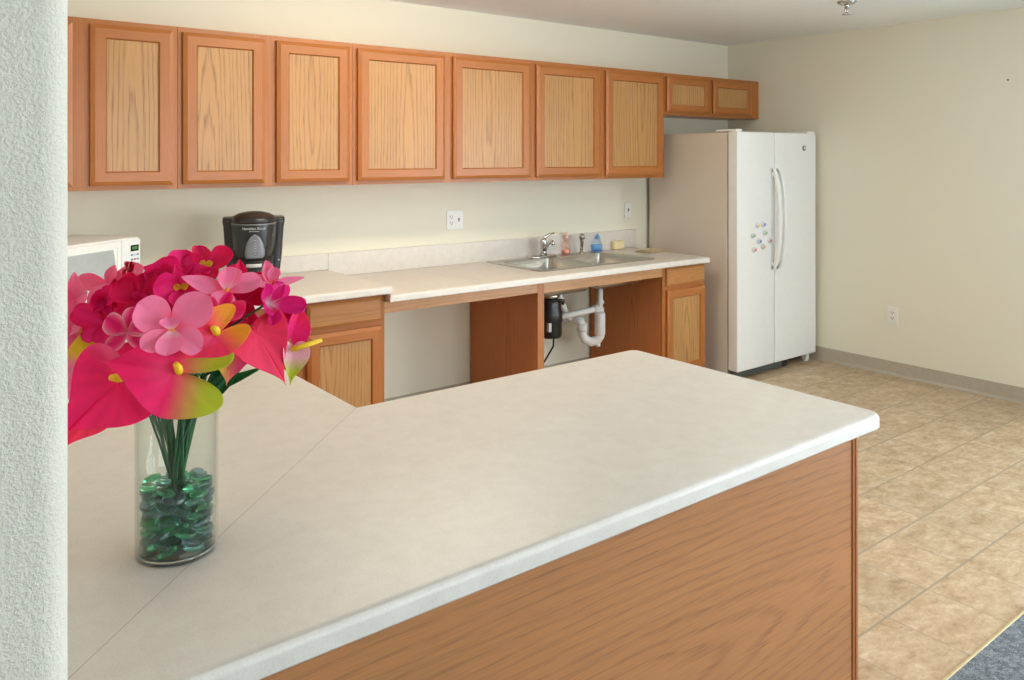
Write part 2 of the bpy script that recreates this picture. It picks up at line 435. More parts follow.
def slab_drawer(parent,x0,x1,z0,z1,yb,t=.02):
    yf=yb-t; c=.014
    mb=MB().loft([[(x0,yb,z0),(x1,yb,z0),(x1,yb,z1),(x0,yb,z1)],[(x0,yf+.01,z0),(x1,yf+.01,z0),(x1,yf+.01,z1),(x0,yf+.01,z1)],
        [(x0+c,yf,z0+c),(x1-c,yf,z0+c),(x1-c,yf,z1-c),(x0+c,yf,z1-c)]])
    return mb.build('drawer',M['drawer'],parent)
ZT=2.154; ZB=1.392; YU=-.305
def upper(name,x0,x1,zb,doors,label,stx,group):
    t=thing(name,label,'cabinet',((x0+x1)/2,YU/2,zb),0,group)
    carc(t,'carcass',x0,x1,YU+.019,-.0005,zb,ZT,M['side'])
    h=ZT-zb
    face_frame(t,x0,x1,YU,zb,ZT,stx,[(a,b,z,z2) for (a,b) in [(stx[i][1],stx[i+1][0]) for i in range(len(stx)-1)] for z,z2 in ((zb,zb+.038),(ZT-.038,ZT))])
    for a,b in doors: door(t,a,b,zb+.021,ZT-.024,YU-.0005,rw=.058 if h>.5 else .05,sw=.06 if h>.5 else .052)
    return t
g1='oak wall cabinets along the back wall'
upper('wall_cabinet',-5.515,-4.534,ZB,[(-5.40,-4.974),(-4.905,-4.556)],'tall oak wall cabinet at the left end, above the microwave',[(-5.515,-5.38),(-5.0,-4.88),(-4.575,-4.534)],g1)
upper('wall_cabinet',-4.532,-3.632,ZB,[(-4.512,-4.118),(-4.058,-3.656)],'tall oak wall cabinet with two narrow doors, directly above the black coffee maker',[(-4.532,-4.49),(-4.135,-4.04),(-3.675,-3.632)],g1)
upper('wall_cabinet',-3.630,-2.386,ZB,[(-3.606,-3.05),(-2.99,-2.408)],'tall wide oak wall cabinet above the double outlet, between coffee maker and sink',[(-3.63,-3.585),(-3.07,-2.97),(-2.43,-2.386)],g1)
upper('wall_cabinet',-2.384,-1.147,ZB,[(-2.358,-1.80),(-1.746,-1.168)],'tall oak wall cabinet over the sink, next to the short one above the fridge',[(-2.384,-2.34),(-1.82,-1.725),(-1.19,-1.147)],g1)
upper('wall_cabinet',-1.145,-.002,1.85,[(-1.128,-.648),(-.600,-.118)],'short oak wall cabinet with two small doors above the white fridge',[(-1.145,-1.11),(-.66,-.585),(-.14,-.002)],g1)

YB=-.70; YCF=-.757
# raised base cabinet under the coffee maker
t=thing('base_cabinet','oak base cabinet with one drawer and door, left of the open knee space','cabinet',(-4.3,-.35,0))
carc(t,'carcass',-4.63,-3.655,YB+.019,-.02,.10,.866,M['side'])
MB().box(-4.63,-3.655,YB+.08,-.05,.0,.10).build('toe_kick',M['blackd'],t)
face_frame(t,-4.63,-3.655,YB,.10,.866,[(-4.63,-4.05),(-3.69,-3.655)],[(-4.05,-3.69,.80,.866),(-4.05,-3.69,.68,.75),(-4.05,-3.69,.10,.13)])
slab_drawer(t,-4.068,-3.677,.733,.852,YB-.0005)
door(t,-4.068,-3.677,.112,.708,YB-.0005,sw=.055,rw=.055)
# right base cabinet beside the fridge
t=thing('base_cabinet','oak base cabinet with drawer and door between sink opening and fridge','cabinet',(-1.39,-.35,0))
carc(t,'carcass',-1.60,-1.182,YB+.019,-.02,.10,.822,M['side'])
MB().box(-1.60,-1.182,YB+.08,-.05,.0,.10).build('toe_kick',M['blackd'],t)
MB().box(-1.606,-1.6005,YB+.02,-.02,.0,.822).build('side_panel',M['side'],t)
face_frame(t,-1.60,-1.182,YB,.0,.822,[(-1.606,-1.56),(-1.21,-1.182)],[(-1.56,-1.21,.79,.822),(-1.56,-1.21,.66,.70),(-1.56,-1.21,.0,.12)])
slab_drawer(t,-1.575,-1.192,.692,.812,YB-.0005)
door(t,-1.575,-1.192,.112,.666,YB-.0005,sw=.052,rw=.052)
# knee space frame: divider panel with its stile, apron rails
t=thing('sink_front_frame','oak apron rail and divider panel framing the open space under the sink','cabinet',(-2.64,-.35,0))
MB().box(-2.655,-2.621,YB+.019,-.02,0,.822).build('divider_panel',M['side'],t)
MB().box(-2.664,-2.616,YB,YB+.0185,0,.822).build('stile',M['oak_v'],t,bevel=.001)
MB().box(-3.6545,-2.6645,YB+.001,YB+.02,.762,.822).build('apron',M['rail'],t,bevel=.001)
MB().box(-2.6155,-1.6065,YB+.001,YB+.02,.757,.822).build('apron',M['rail'],t,bevel=.001)
# cabinet under the left run of the counter, doors face the aisle
t=thing('base_cabinet','oak base cabinet under the left counter run, hidden below the vase','cabinet',(-5.1,-1.55,0))
carc(t,'carcass',-5.5,-4.722,-2.42,-.72,.10,.866,M['side'])
MB().box(-5.48,-4.79,-2.4,-.74,.0,.10).build('toe_kick',M['blackd'],t)
# peninsula base
t=thing('peninsula_cabinet','long oak veneered peninsula base facing the dining side','cabinet',(-4.6,-2.85,0))
PX=-3.684; PY=-3.185
MB().box(-5.47,PX-.005,PY+.008,-2.46,.0,.866).build('carcass',M['side'],t)
MB().box(-5.47,PX-.020,PY,PY+.007,.007,.866).build('back_panel',M['pen'],t)
tr=MB(); 
tr.box(PX-.020,PX-.010,PY-.004,PY+.0075,.007,.866); tr.build('corner_trim',M['trimwood'],t,bevel=.003)
MB().box(PX-.0098,PX+.003,PY-.006,PY+.03,.007,.866).build('corner_trim',M['trimwood'],t,bevel=.0035)

# ---------------------------------------------------------------- countertops
def off_poly(pts,d):
    """inset a CCW polygon by d"""
    n=len(pts); res=[]
    for i in range(n):
        a=Vector(pts[i-1]);b=Vector(pts[i]);c=Vector(pts[(i+1)%n])
        e1=(b-a).normalized(); e2=(c-b).normalized()
        n1=Vector((-e1.y,e1.x)); n2=Vector((-e2.y,e2.x)); m=(n1+n2); m=m/(m.dot(n1)) if m.length>1e-6 else n1
        res.append(b+m*d)
    return res
def slab(pts,zb,zt,r=.014,top=True,rb=.004):
    loops=[[Vector((p.x,p.y,zb)) for p in off_poly(pts,rb)],[Vector((p.x,p.y,zb+rb)) for p in off_poly(pts,0)]]
    for i in range(7):
        a=PI/2*i/6; q=off_poly(pts,r*(1-math.cos(a)))
        loops.append([Vector((p.x,p.y,zt-r+r*math.sin(a))) for p in q])
    return loops
def corner(cx,cy,r,a0,n=6): return [(cx+r*math.cos(a0+PI/2*i/n),cy+r*math.sin(a0+PI/2*i/n)) for i in range(n+1)]
CX0=-5.518; XI=-4.662; YI=-2.388; YN=-3.241; XR=-3.648; ZH=.905; XS=-3.64
rr=.035
pts=[(CX0,YN)]+corner(XR-rr,YN+rr,rr,-PI/2)+corner(XR-rr,YI-rr,rr,0)+[(XI,YI),(XI,YCF),(XS,YCF),(XS,-.0015),(CX0,-.0015)]
t=thing('countertop','speckled cream laminate countertop wrapping the peninsula and left side to the coffee maker','countertop',(-4.8,-1.9,ZH-.038))
mb=MB(); mb.loft(slab(pts,ZH-.038,ZH)); o=mb.build('top',M['lam'],t,smooth=True); smooth_by_angle(o,32)
MB().box(CX0+.02,XS,-.021,-.0015,ZH+.0004,.996).build('backsplash',M['lam'],t,bevel=.002)
def seamline(a,b,w=.0011,z=ZH):
    a=Vector(a);b=Vector(b);n=(b-a).normalized();n=Vector((-n.y,n.x))*w/2
    mb=MB(); mb.frust([Vector((p.x,p.y,z-.001)) for p in (a-n,b-n,b+n,a+n)],[Vector((p.x,p.y,z+.0002)) for p in (a-n,b-n,b+n,a+n)]); return mb
seamline((XI-.012,YI-.012),(CX0+.02,YN+.035)).build('seam',M['seam'],t)
seamline((XI-.012,YCF+.012),(CX0+.02,-.03)).build('seam',M['seam'],t)
# low sink counter
ZL=.862; LX0,LX1,LY1=-3.652,-1.192,-.0015
SX0,SX1,SY0,SY1=-2.565,-1.56,-.61,-.045
pts=[(LX0,YCF),(LX1,YCF),(LX1,LY1),(LX0,LY1)]
t=thing('countertop','lower cream laminate countertop holding the double sink','countertop',(-2.4,-.38,ZL-.038))
loops=slab(pts,ZL-.038,ZL)
hole=[(SX0+.02,SY0+.02),(SX1-.05,SY0+.02),(SX1-.05,SY1-.02),(SX0+.02,SY1-.02)]
loops=loops+[[Vector((x,y,ZL)) for x,y in hole],[Vector((x,y,ZL-.038)) for x,y in hole],loops[0]]
mb=MB(); mb.loft(loops,cap0=False,cap1=False); o=mb.build('top',M['lam'],t,smooth=True); smooth_by_angle(o,32)
MB().box(XS+.001,-1.134,-.021,-.0015,ZL+.0004,.996).build('backsplash',M['lam'],t,bevel=.002)

# ---------------------------------------------------------------- sink
t=thing('kitchen_sink','stainless steel double bowl drop-in sink','sink',((SX0+SX1)/2,(SY0+SY1)/2,ZL))
bm=bmesh.new(); zt=ZL+.006
def addloop(L):
    vs=[bm.verts.new(p) for p in L]; es=[bm.edges.new((vs[i],vs[(i+1)%len(vs)])) for i in range(len(vs))]; return vs,es
xm=(SX0+SX1)/2
o1=rrect(SX0+.004,SX1-.004,SY0+.004,SY1-.004,.02,zt)
bowls=[(SX0+.05,xm-.03,SY0+.03,SY1-.10),(xm+.006,SX1-.066,SY0+.03,SY1-.10)]
E=[]; vo,e=addloop(o1); E+=e
bl=[]
for b in bowls: v,e=addloop(rrect(*b,.045,zt)); bl.append(v); E+=e
bmesh.ops.triangle_fill(bm,use_beauty=True,use_dissolve=False,edges=E)
# rim down edge
v2=[bm.verts.new(p) for p in rrect(SX0,SX1,SY0,SY1,.022,ZL+.0006)]
for i in range(len(vo)): bm.faces.new((vo[i],vo[(i+1)%len(vo)],v2[(i+1)%len(vo)],v2[i]))
for v,b in zip(bl,bowls):
    prev=v
    for ins,dz,rad in ((.003,-.004,.045),(.008,-.10,.045),(.014,-.150,.045),(.03,-.166,.04),(.055,-.172,.03)):
        L_=[bm.verts.new(p) for p in rrect(b[0]+ins,b[1]-ins,b[2]+ins,b[3]-ins,rad,zt+dz)]
        for i in range(len(L_)): bm.faces.new((prev[i],prev[(i+1)%len(L_)],L_[(i+1)%len(L_)],L_[i]))
        prev=L_
    bm.faces.new(prev)
bmesh.ops.recalc_face_normals(bm,faces=bm.faces)
me=D.meshes.new('basin'); bm.to_mesh(me); bm.free(); me.materials.append(M['steel'])
o=D.objects.new('basin',me); COL.objects.link(o); o.parent=t; o.location=-t.location
smooth_by_angle(o,40)
md=o.modifiers.new('thick','SOLIDIFY'); md.thickness=.0012; md.offset=-1
for b in bowls:
    cx,cy=(b[0]+b[1])/2,(b[2]+b[3])/2
    MB().lathe([(.042,0),(.042,.003),(.030,.0035),(.022,.0005)],20,(cx,cy,zt-.1718)).build('strainer',M['chrome'],t,smooth=True)
BC=[((b[0]+b[1])/2,(b[2]+b[3])/2) for b in bowls]
# faucet
fx,fy,fz=-2.12,-.105,zt+.0002
t=thing('faucet','chrome single lever kitchen faucet behind the sink divider','faucet',(fx,fy,fz))
MB().loft([rrect(fx-.11,fx+.11,fy-.026,fy+.026,.025,fz),rrect(fx-.108,fx+.108,fy-.024,fy+.024,.024,fz+.010),rrect(fx-.09,fx+.09,fy-.014,fy+.014,.014,fz+.015)]).build('deck_plate',M['chrome'],t,smooth=True)
MB().lathe([(.024,0),(.022,.02),(.021,.07),(.024,.09),(.022,.105),(.010,.113)],20,(fx,fy,fz+.013)).build('body',M['chrome'],t,smooth=True)
MB().tube([(fx,fy-.01,fz+.045),(fx-.02,fy-.05,fz+.075),(fx-.04,fy-.10,fz+.105),(fx-.055,fy-.145,fz+.122),(fx-.06,fy-.165,fz+.116),(fx-.062,fy-.17,fz+.10)],[.014,.013,.012,.012,.012,.011],12).build('spout',M['chrome'],t,smooth=True)
MB().tube([(fx,fy,fz+.12),(fx+.012,fy-.0,fz+.135),(fx+.05,fy-.005,fz+.152),(fx+.085,fy-.008,fz+.158)],[.012,.011,.008,.006],10).build('lever_handle',M['chrome'],t,smooth=True)
# side sprayer
qx,qy=-1.775,-.105
t=thing('side_sprayer','chrome and black pull-out side sprayer in the sink deck','sprayer',(qx,qy,fz))
MB().lathe([(.024,0),(.022,.006),(.014,.012),(.013,.03)],16,(qx,qy,fz)).build('base',M['chrome'],t,smooth=True)
MB().tube([(qx,qy,fz+.02),(qx+.004,qy,fz+.05),(qx+.002,qy-.004,fz+.085),(qx-.008,qy-.012,fz+.108)],[.011,.012,.014,.016],12).build('wand',M['chrome'],t,smooth=True)
MB().tube([(qx-.002,qy-.006,fz+.104),(qx-.02,qy-.03,fz+.122),(qx-.032,qy-.046,fz+.116)],[.017,.02,.018],12).build('spray_head',M['steelpipe'],t,smooth=True)
# soap bottles
bx,by=-1.862,-.046
t=thing('soap_bottle','small clear bottle with pink soap and pump behind the sink','bottle',(bx,by,ZL))
MB().lathe([(.0,0),(.026,0),(.028,.004),(.028,.075),(.022,.09),(.011,.10),(.011,.112)],20,(bx,by,ZL+.0005)).build('bottle_body',M['pinkclear'],t,smooth=True)
MB().lathe([(.0,0),(.025,0),(.025,.03),(0,.03)],20,(bx,by,ZL+.003)).build('soap',M['pinksoap'],t,smooth=True)
MB().lathe([(.013,0),(.013,.016),(.005,.018),(.005,.034),(.012,.036),(.012,.044)],14,(bx,by,ZL+.108)).tube([(bx,by,ZL+.148),(bx-.02,by-.02,ZL+.150),(bx-.03,by-.03,ZL+.142)],.005,8).build('pump',plain('peach_plastic',srgb(246,196,178),.4),t,smooth=True)
bx,by=-1.56,-.035
t=thing('soap_bottle','short clear bottle of blue soap standing right of the sprayer','bottle',(bx,by,ZL))
MB().loft([rrect(bx-.045,bx+.045,by-.02,by+.02,.015,ZL+.0005),rrect(bx-.046,bx+.046,by-.021,by+.021,.015,ZL+.05),rrect(bx-.03,bx+.03,by-.016,by+.016,.012,ZL+.075),rrect(bx-.012,bx+.03,by-.012,by+.012,.010,ZL+.095)]).build('bottle_body',M['blueclear'],t,smooth=True)
MB().loft([rrect(bx-.042,bx+.042,by-.018,by+.018,.013,ZL+.003),rrect(bx-.042,bx+.042,by-.018,by+.018,.013,ZL+.048)]).build('soap',M['bluesoap'],t,smooth=True)
MB().lathe([(.013,0),(.013,.02),(.006,.022),(.006,.03)],14,(bx+.012,by,ZL+.094)).build('cap',plain('blue_cap',srgb(120,172,226),.4),t,smooth=True)
tag(MB().box(-1.405,-1.30,-.060,-.026,ZL+.0005,ZL+.062).build('sponge',M['sponge'],bevel=.006),'pale yellow sponge leaning on the backsplash right of the sink','sponge')
# folded cloth near the fridge
cl=MB()
nx,ny=14,8
for lay,(zz,ax,ay) in enumerate(((.0,.115,.075),(.008,.105,.068),(.016,.05,.04))):
    vs=[];fs=[]
    for s_ in (0,1):
        for j in range(ny+1):
            for i in range(nx+1):
                u=i/nx*2-1;v=j/ny*2-1
                w=.0015*math.sin(7*u+3*v+lay)+.001*math.sin(11*v+lay*2)
                e=1-max(abs(u),abs(v))**8
                vs.append((-1.27+ax*u*(1-.02*math.sin(4*v+lay)),-.31+ay*v*(1-.03*math.sin(5*u)),ZL+.001+zz+(0 if s_==0 else .007*e+abs(w))))
    N=(nx+1)*(ny+1)
    for j in range(ny):
        for i in range(nx):
            a=j*(nx+1)+i; fs.append((a,a+nx+1,a+nx+2,a+1)); fs.append((N+a,N+a+1,N+a+nx+2,N+a+nx+1))
    cl.add(vs,fs)
tag(cl.build('folded_cloth',M['cloth'],smooth=True),'folded beige cloth lying on the low counter beside the fridge','cloth')

# ---------------------------------------------------------------- plumbing
dx,dy=BC[0]; zbw=zt-.172
t=thing('garbage_disposer','black garbage disposer hanging below the left sink bowl','disposer',(dx,dy,zbw-.35))
dx_=-2.262; 
t.location.x=dx_; t.location.y=-.34; dyy=-.34
MB().lathe([(.045,0),(.045,-.02),(.062,-.026),(.064,-.045),(.05,-.049),(.05,-.06)],24,(dx_,dyy,zbw-.002)).build('mounting_ring',M['chrome'],t,smooth=True)
MB().lathe([(.052,-.06),(.066,-.066),(.07,-.08),(.07,-.125),(.078,-.14),(.080,-.2),(.076,-.205),(.076,-.285),(.068,-.302),(.03,-.306)],28,(dx_,dyy,zbw)).build('motor_housing',M['black'],t,smooth=True)
MB().box(dx_-.066,dx_-.046,dyy-.066,dyy-.045,zbw-.255,zbw-.20).build('rating_label',M['lightgrey'],t)
MB().tube([(dx_+.055,dyy-.02,zbw-.075),(dx_+.085,dyy-.03,zbw-.078),(dx_+.09,dyy-.02,zbw-.10)],.012,8).build('inlet',M['black'],t,smooth=True)
MB().tube([(dx_+.03,dyy,zbw-.302),(dx_+.035,dyy+.01,zbw-.37),(dx_+.015,dyy+.06,zbw-.46),(dx_+.02,dyy+.14,zbw-.55),(dx_-.01,dyy+.22,zbw-.66),(dx_-.02,dyy+.30,zbw-.685)],.006,8).build('power_cord',M['blackd'],t,smooth=True)
px_,py_=-1.822,-.34
t=thing('drain_pipe','white plastic drain pipe with P-trap below the right sink bowl','pipe',(px_,py_,.28))
MB().lathe([(.055,0),(.055,-.01),(.04,-.028),(.032,-.036)],20,(px_,py_,zbw-.001)).build('drain_flange',M['steelpipe'],t,smooth=True)
MB().tube([(px_,py_,zbw-.03),(px_,py_,.46)],.020,14).lathe([(.028,0),(.028,.03)],16,(px_,py_,.50)).lathe([(.027,0),(.027,.022)],16,(px_,py_,.555)).build('tailpiece',M['pvc'],t,smooth=True)
MB().tube([(dx_+.078,dyy,.508),(px_-.05,py_,.525),(px_-.015,py_,.525)],.021,14).lathe([(.027,-.06),(.027,-.02)],16,(px_,py_,.525),axis='x').build('cross_pipe',M['pvc'],t,smooth=True)
MB().lathe([(.033,0),(.036,.01),(.036,.14),(.033,.15)],18,(px_,py_,.345)).tube([(px_,py_,.38),(px_,py_,.34),(px_-.015,py_+.01,.312),(px_-.055,py_+.03,.30),(px_-.09,py_+.05,.318),(px_-.105,py_+.06,.35),(px_-.105,py_+.065,.40)],[.03,.032,.032,.031,.03,.029,.029],14).lathe([(.017,0),(.017,.016)],8,(px_-.02,py_,.272)).build('trap',M['pvc'],t,smooth=True)
MB().lathe([(.036,0),(.036,.05)],18,(px_-.105,py_+.065,.375)).tube([(px_-.105,py_+.065,.41),(px_-.11,py_+.075,.44),(px_-.13,py_+.13,.45),(px_-.18,py_+.25,.445),(px_-.2,-.002,.44)],[.029,.029,.027,.022,.022],14).build('trap_arm',M['pvc'],t,smooth=True)
MB().tube([(dx_+.10,-.30,.665),(dx_+.13,-.29,.61),(dx_+.20,-.27,.50),(dx_+.24,-.26,.47)],.021,12).build('vent_arm',M['pvc'],t,smooth=True)
tag(MB().tube([(fx+.02,-.12,zbw+.12),(fx+.03,-.10,.62),(fx+.0,-.06,.52),(fx-.05,-.03,.44),(fx-.055,-.002,.43)],.007,8).build('supply_line',M['steelpipe'],smooth=True),'thin braided metal water line behind the sink drain','hose')

# ---------------------------------------------------------------- fridge
FX0,FX1,FY=-1.006,-.045,-.845
t=thing('refrigerator','white side-by-side refrigerator in the corner','refrigerator',((FX0+FX1)/2,-.4,0))
b=MB().box(FX0,FX1,-.755,-.035,.035,1.712).build('cabinet_body',M['whiteshade'],t,bevel=.004)
MB().box(FX0+.012,FX1-.012,-.768,-.7555,.08,1.705).build('door_gasket',M['gasket'],t)
XS2=-.574
def fdoor(x0,x1,name):
    L=lambda ins,z:[Vector(p) for p in rr2(x0,x1,-.845,-.769,z,ins)]
    def rr2(x0,x1,y0,y1,z,ins):
        out=[]; R=.008
        for cx,cy,a0 in ((x1-R,y0+R,-PI/2),):
            out+=[(cx-ins+(R)*math.cos(a0+PI/2*i/5),cy+ins+R*math.sin(a0+PI/2*i/5),z) for i in range(6)]
        out+=[(x1-ins,y1,z),(x0+ins,y1,z)]
        out+=[(x0+ins+R+R*math.cos(PI+PI/2*i/5),y0+ins+R+R*math.sin(PI+PI/2*i/5),z) for i in range(6)]
        return out
    mb=MB().loft([L(.006,.062),L(0,.068),L(0,1.712),L(.006,1.718)])
    o=mb.build(name,M['white'],t,smooth=True); smooth_by_angle(o,30); return o
d1=fdoor(FX0,XS2-.004,'freezer_door'); d2=fdoor(XS2+.004,FX1,'refrigerator_door')
def handle(x,dr,lean):
    z0,z1=.745,1.452; n=24; yb=-.8455
    loops=[]
    for i in range(n+1):
        s_=i/n; z=z0+(z1-z0)*s_; q=math.sin(PI*s_)**.55
        yo=yb-.012-.052*q; w=.014
        xx=x+lean*q*.012
        loops.append([Vector((xx-w,yo-.008,z)),Vector((xx-w*.5,yo-.014,z)),Vector((xx+w*.5,yo-.014,z)),Vector((xx+w,yo-.008,z)),Vector((xx+w,yo+.010,z)),Vector((xx-w,yo+.010,z))])
    mb=MB().loft(loops)
    mb.box(x-.014,x+.014,yb-.018,yb-.0002,z0-.008,z0+.05); mb.box(x-.014,x+.014,yb-.018,yb-.0002,z1-.05,z1+.008)
    mb.box(x-.008,x+.008,yb-.006,yb-.0002,z0+.03,z1-.03)
    o=mb.build('handle',M['white'],dr,smooth=True); smooth_by_angle(o,40)
handle(XS2-.032,d1,0); handle(XS2+.032,d2,0)
MB().box(FX0+.002,FX0+.065,-.835,-.66,1.7185,1.735).build('hinge_cover',M['white'],t,bevel=.004)
MB().box(FX1-.10,FX1-.002,-.835,-.66,1.7185,1.735).build('hinge_cover',M['white'],t,bevel=.004)
gr=MB().box(FX0+.01,-.42,-.80,-.78,.006,.055)
for k in range(6): gr.box(FX0+.015,-.43,-.803,-.80,.01+k*.0075,.0135+k*.0075)
gr.build('base_grille',M['dgrey'],t)
MB().box(-.42,-.36,-.80,-.74,.003,.05).lathe([(.016,-.01),(.016,.01)],12,(-.34,-.77,.0165),axis='x').box(-.3,-.16,-.79,-.76,.03,.05).build('leveling_roller',M['blackd'],t)
MB().box(-.135,-.10,-.82,-.785,.012,.060).lathe([(.018,.0005),(.018,.014)],14,(-.117,-.80,0)).build('foot',M['wplastic'],t)
em=MB().lathe([(.02,0),(.02,.003),(.015,.0045)],24,(-.205,-.8455,1.607),axis='y').build('round_emblem',M['dgrey'],d2,smooth=True)
MB().lathe([(.0125,0),(.0125,.002)],24,(-.207,-.8500,1.607),axis='y').build('emblem_face',M['lightgrey'],em,smooth=True)

# fridge magnets
lerp4=lambda c,k:tuple(x*(1-k)+.8*k for x in c[:3])+(1,)
mags=[(-.786,1.062,srgb(226,206,70),'yellow',''),(-.720,1.064,srgb(90,100,200),'violet-blue',''),(-.840,.994,srgb(120,180,80),'leaf green',''),(-.700,1.004,srgb(130,190,80),'lime green',''),
 (-.770,.950,srgb(70,110,200),'blue',''),(-.645,.946,srgb(225,80,90),'pink-red',''),(-.828,.894,srgb(220,50,70),'bright red',''),(-.722,.908,srgb(236,170,120),'pale orange','')]
desc=['yellow round fridge magnet at the top left of the cluster','violet-blue round fridge magnet at the top right of the cluster','leaf green round fridge magnet furthest out on the door edge side','lime green round fridge magnet below the violet-blue one',
 'blue round fridge magnet in the middle of the cluster','pink-red round fridge magnet closest to the freezer handle','bright red round fridge magnet lowest in the cluster','pale orange round fridge magnet right of the bright red one']
pc=plain('clear_white_plastic',srgb(214,218,222),.25)
for (mx,mz,c,nm,_),ds in zip(mags,desc):
    mt=thing('fridge_magnet',ds,'magnet',(mx,-.8455,mz),0,'round magnets on the freezer door')
    MB().lathe([(.019,0),(.020,.004),(.013,.010),(.010,.014)],18,(mx,-.8457,mz),axis='y').build('base',pc,mt,smooth=True)
    MB().lathe([(.008,.014),(.0115,.017),(.0115,.022),(.007,.024)],18,(mx,-.8457,mz),axis='y').build('knob',plain('magnet_'+nm.replace('-','_').replace(' ','_'),lerp4(c,.25),.35),mt,smooth=True)

# ---------------------------------------------------------------- outlets
def plate(t,w,h,gangs):
    """local: front towards -y"""
    MB().box(-w/2,w/2,-.006,-.0003,-h/2,h/2).build('cover_plate',M['wplastic'],t,bevel=.0025,local=True)
    for kind,cx in gangs:
        if kind=='duplex':
            for dz in (.0195,-.0195):
                f=MB().loft([rrect(cx-.0165,cx+.0165,dz-.014,dz+.014,.009,0)]*1+[rrect(cx-.0165,cx+.0165,dz-.014,dz+.014,.009,.002)])
                f.v=[Vector((p.x,-.0062-p.z,p.y)) for p in f.v]
                r_=f.build('receptacle',M['wplastic'],t,local=True)
                s=MB().box(cx-.0095,cx-.006,-.0088,-.0083,dz-.002,dz+.009).box(cx+.006,cx+.0095,-.0088,-.0083,dz-.002,dz+.008).lathe([(.0036,0),(.0036,.0005)],10,(cx,-.0083,dz-.0075),axis='y')
                so=s.build('slots',M['slate'],r_,local=True); so.location-=r_.location
        else:
            s=MB().box(cx-.005,cx+.005,-.0075,-.0062,-.012,.012).box(cx-.004,cx+.004,-.017,-.0062,.0,.009)
            s.build('switch_toggle',M['slot_grey'],t,local=True)
    return t
def wthing(name,label,cat,loc,rz,group=None): return thing(name,label,cat,loc,rz,group)
t=wthing('wall_outlet','white two-gang plate with outlet and switch on the back wall','outlet',(-2.768,0,1.143),0)
plate(t,.125,.118,[('duplex',-.028),('switch',.028)])
t=wthing('wall_outlet','white single outlet low on the right-hand side wall above the baseboard','outlet',(0,-1.413,.424),-PI/2)
plate(t,.076,.118,[('duplex',0)])
t=wthing('wall_switch','white switch plate on the back wall just left of the fridge','switch',(-1.205,0,1.142),0)
plate(t,.072,.115,[('switch',0)])
# small dark hole left by a hook
tag(MB().lathe([(.006,.0003),(.006,.0015),(.002,.0016)],10,(0,0,0)).build('wall_hook_screw',M['blackd']),'tiny dark screw left in the right side wall','screw')
o=D.objects['wall_hook_screw']; o.rotation_euler=(0,-PI/2,0); o.location=(0,-2.153,2.03)
# sprinkler
sx,sy=-1.04,-1.66
t=thing('fire_sprinkler','small chrome fire sprinkler head under the ceiling','sprinkler',(sx,sy,H)); t.scale=(1.4,1.4,1.25)
MB().lathe([(.040,0),(.040,-.004),(.026,-.014),(.020,-.016)],24,(sx,sy,H-.0003)).build('escutcheon',M['chrome'],t,smooth=True)
mb=MB().lathe([(.010,-.012),(.010,-.03)],12,(sx,sy,H))
for s_ in (-1,1): mb.tube([(sx+s_*.010,sy,H-.028),(sx+s_*.019,sy,H-.04),(sx+s_*.015,sy,H-.052),(sx,sy,H-.060)],.0028,8)
mb.build('frame_arms',M['chrome'],t,smooth=True)
MB().lathe([(.004,-.03),(.003,-.058)],8,(sx,sy,H)).lathe([(.02,-.060),(.021,-.0625)],20,(sx,sy,H)).build('deflector',M['chrome'],t,smooth=True)

# ceiling lights (fluorescent wraps above the aisle)
def fixture(cx,cy,label):
    t=thing('ceiling_light',label,'light',(cx,cy,H),0,'long ceiling lights over the aisle')
    MB().box(cx-.61,cx+.61,cy-.10,cy+.10,H-.02,H-.0005).build('housing',M['wplastic'],t,bevel=.003)
    L=[]
    for xx in (cx-.60,cx+.60):
        L.append([Vector((xx,cy+.095*math.cos(a),H-.0205-.055*math.sin(a))) for a in [PI*i/10 for i in range(11)]])
    MB().frust(L[0],L[1]).build('diffuser',M['lamp'],t,smooth=True)
fixture(-3.62,-1.25,'long warm ceiling light over the kitchen aisle')
def dome(cx,cy,label,r=.17,drop=.10):
    t=thing('ceiling_light',label,'light',(cx,cy,H),0,'round dome ceiling lights')
    MB().lathe([(r*.45,-.0005),(r*.45,-.03),(r*.3,-.04)],32,(cx,cy,H)).build('canopy',M['wplastic'],t,smooth=True)
    MB().lathe([(r*.32,-.041),(r*.8,-.05),(r,-.07),(r*.96,-.095),(r*.75,-.125),(r*.4,-.145),(.01,-.15)],32,(cx,cy,H)).build('glass_dome',M['dome'],t,smooth=True)
dome(-2.175,-2.06,'round dome ceiling light over the kitchen aisle',.13)
dome(-2.6,-5.4,'unseen dome light added over the dining area to brighten the ceiling')  # added lamp out of view, gives the ceiling more light

# ---------------------------------------------------------------- microwave (local: front at y=0 faces -y, right end x=0)
t=thing('microwave','white microwave oven standing in the counter corner','microwave',(-4.695,-.285,ZH),math.radians(36.5))
Wm,Hm,Dm=.50,.272,.335; z0=.012
MB().box(-Wm,0,.02,Dm,z0,Hm).build('casing',M['white'],t,bevel=.008,seg=3,local=True)
MB().box(-Wm,-.001,0,.0195,z0,Hm).build('front_frame',M['white'],t,bevel=.007,seg=3,local=True)
dr=MB().box(-Wm+.004,-.125,-.014,-.0005,z0+.012,Hm-.008).build('door',M['wplastic'],t,bevel=.006,seg=3,local=True)
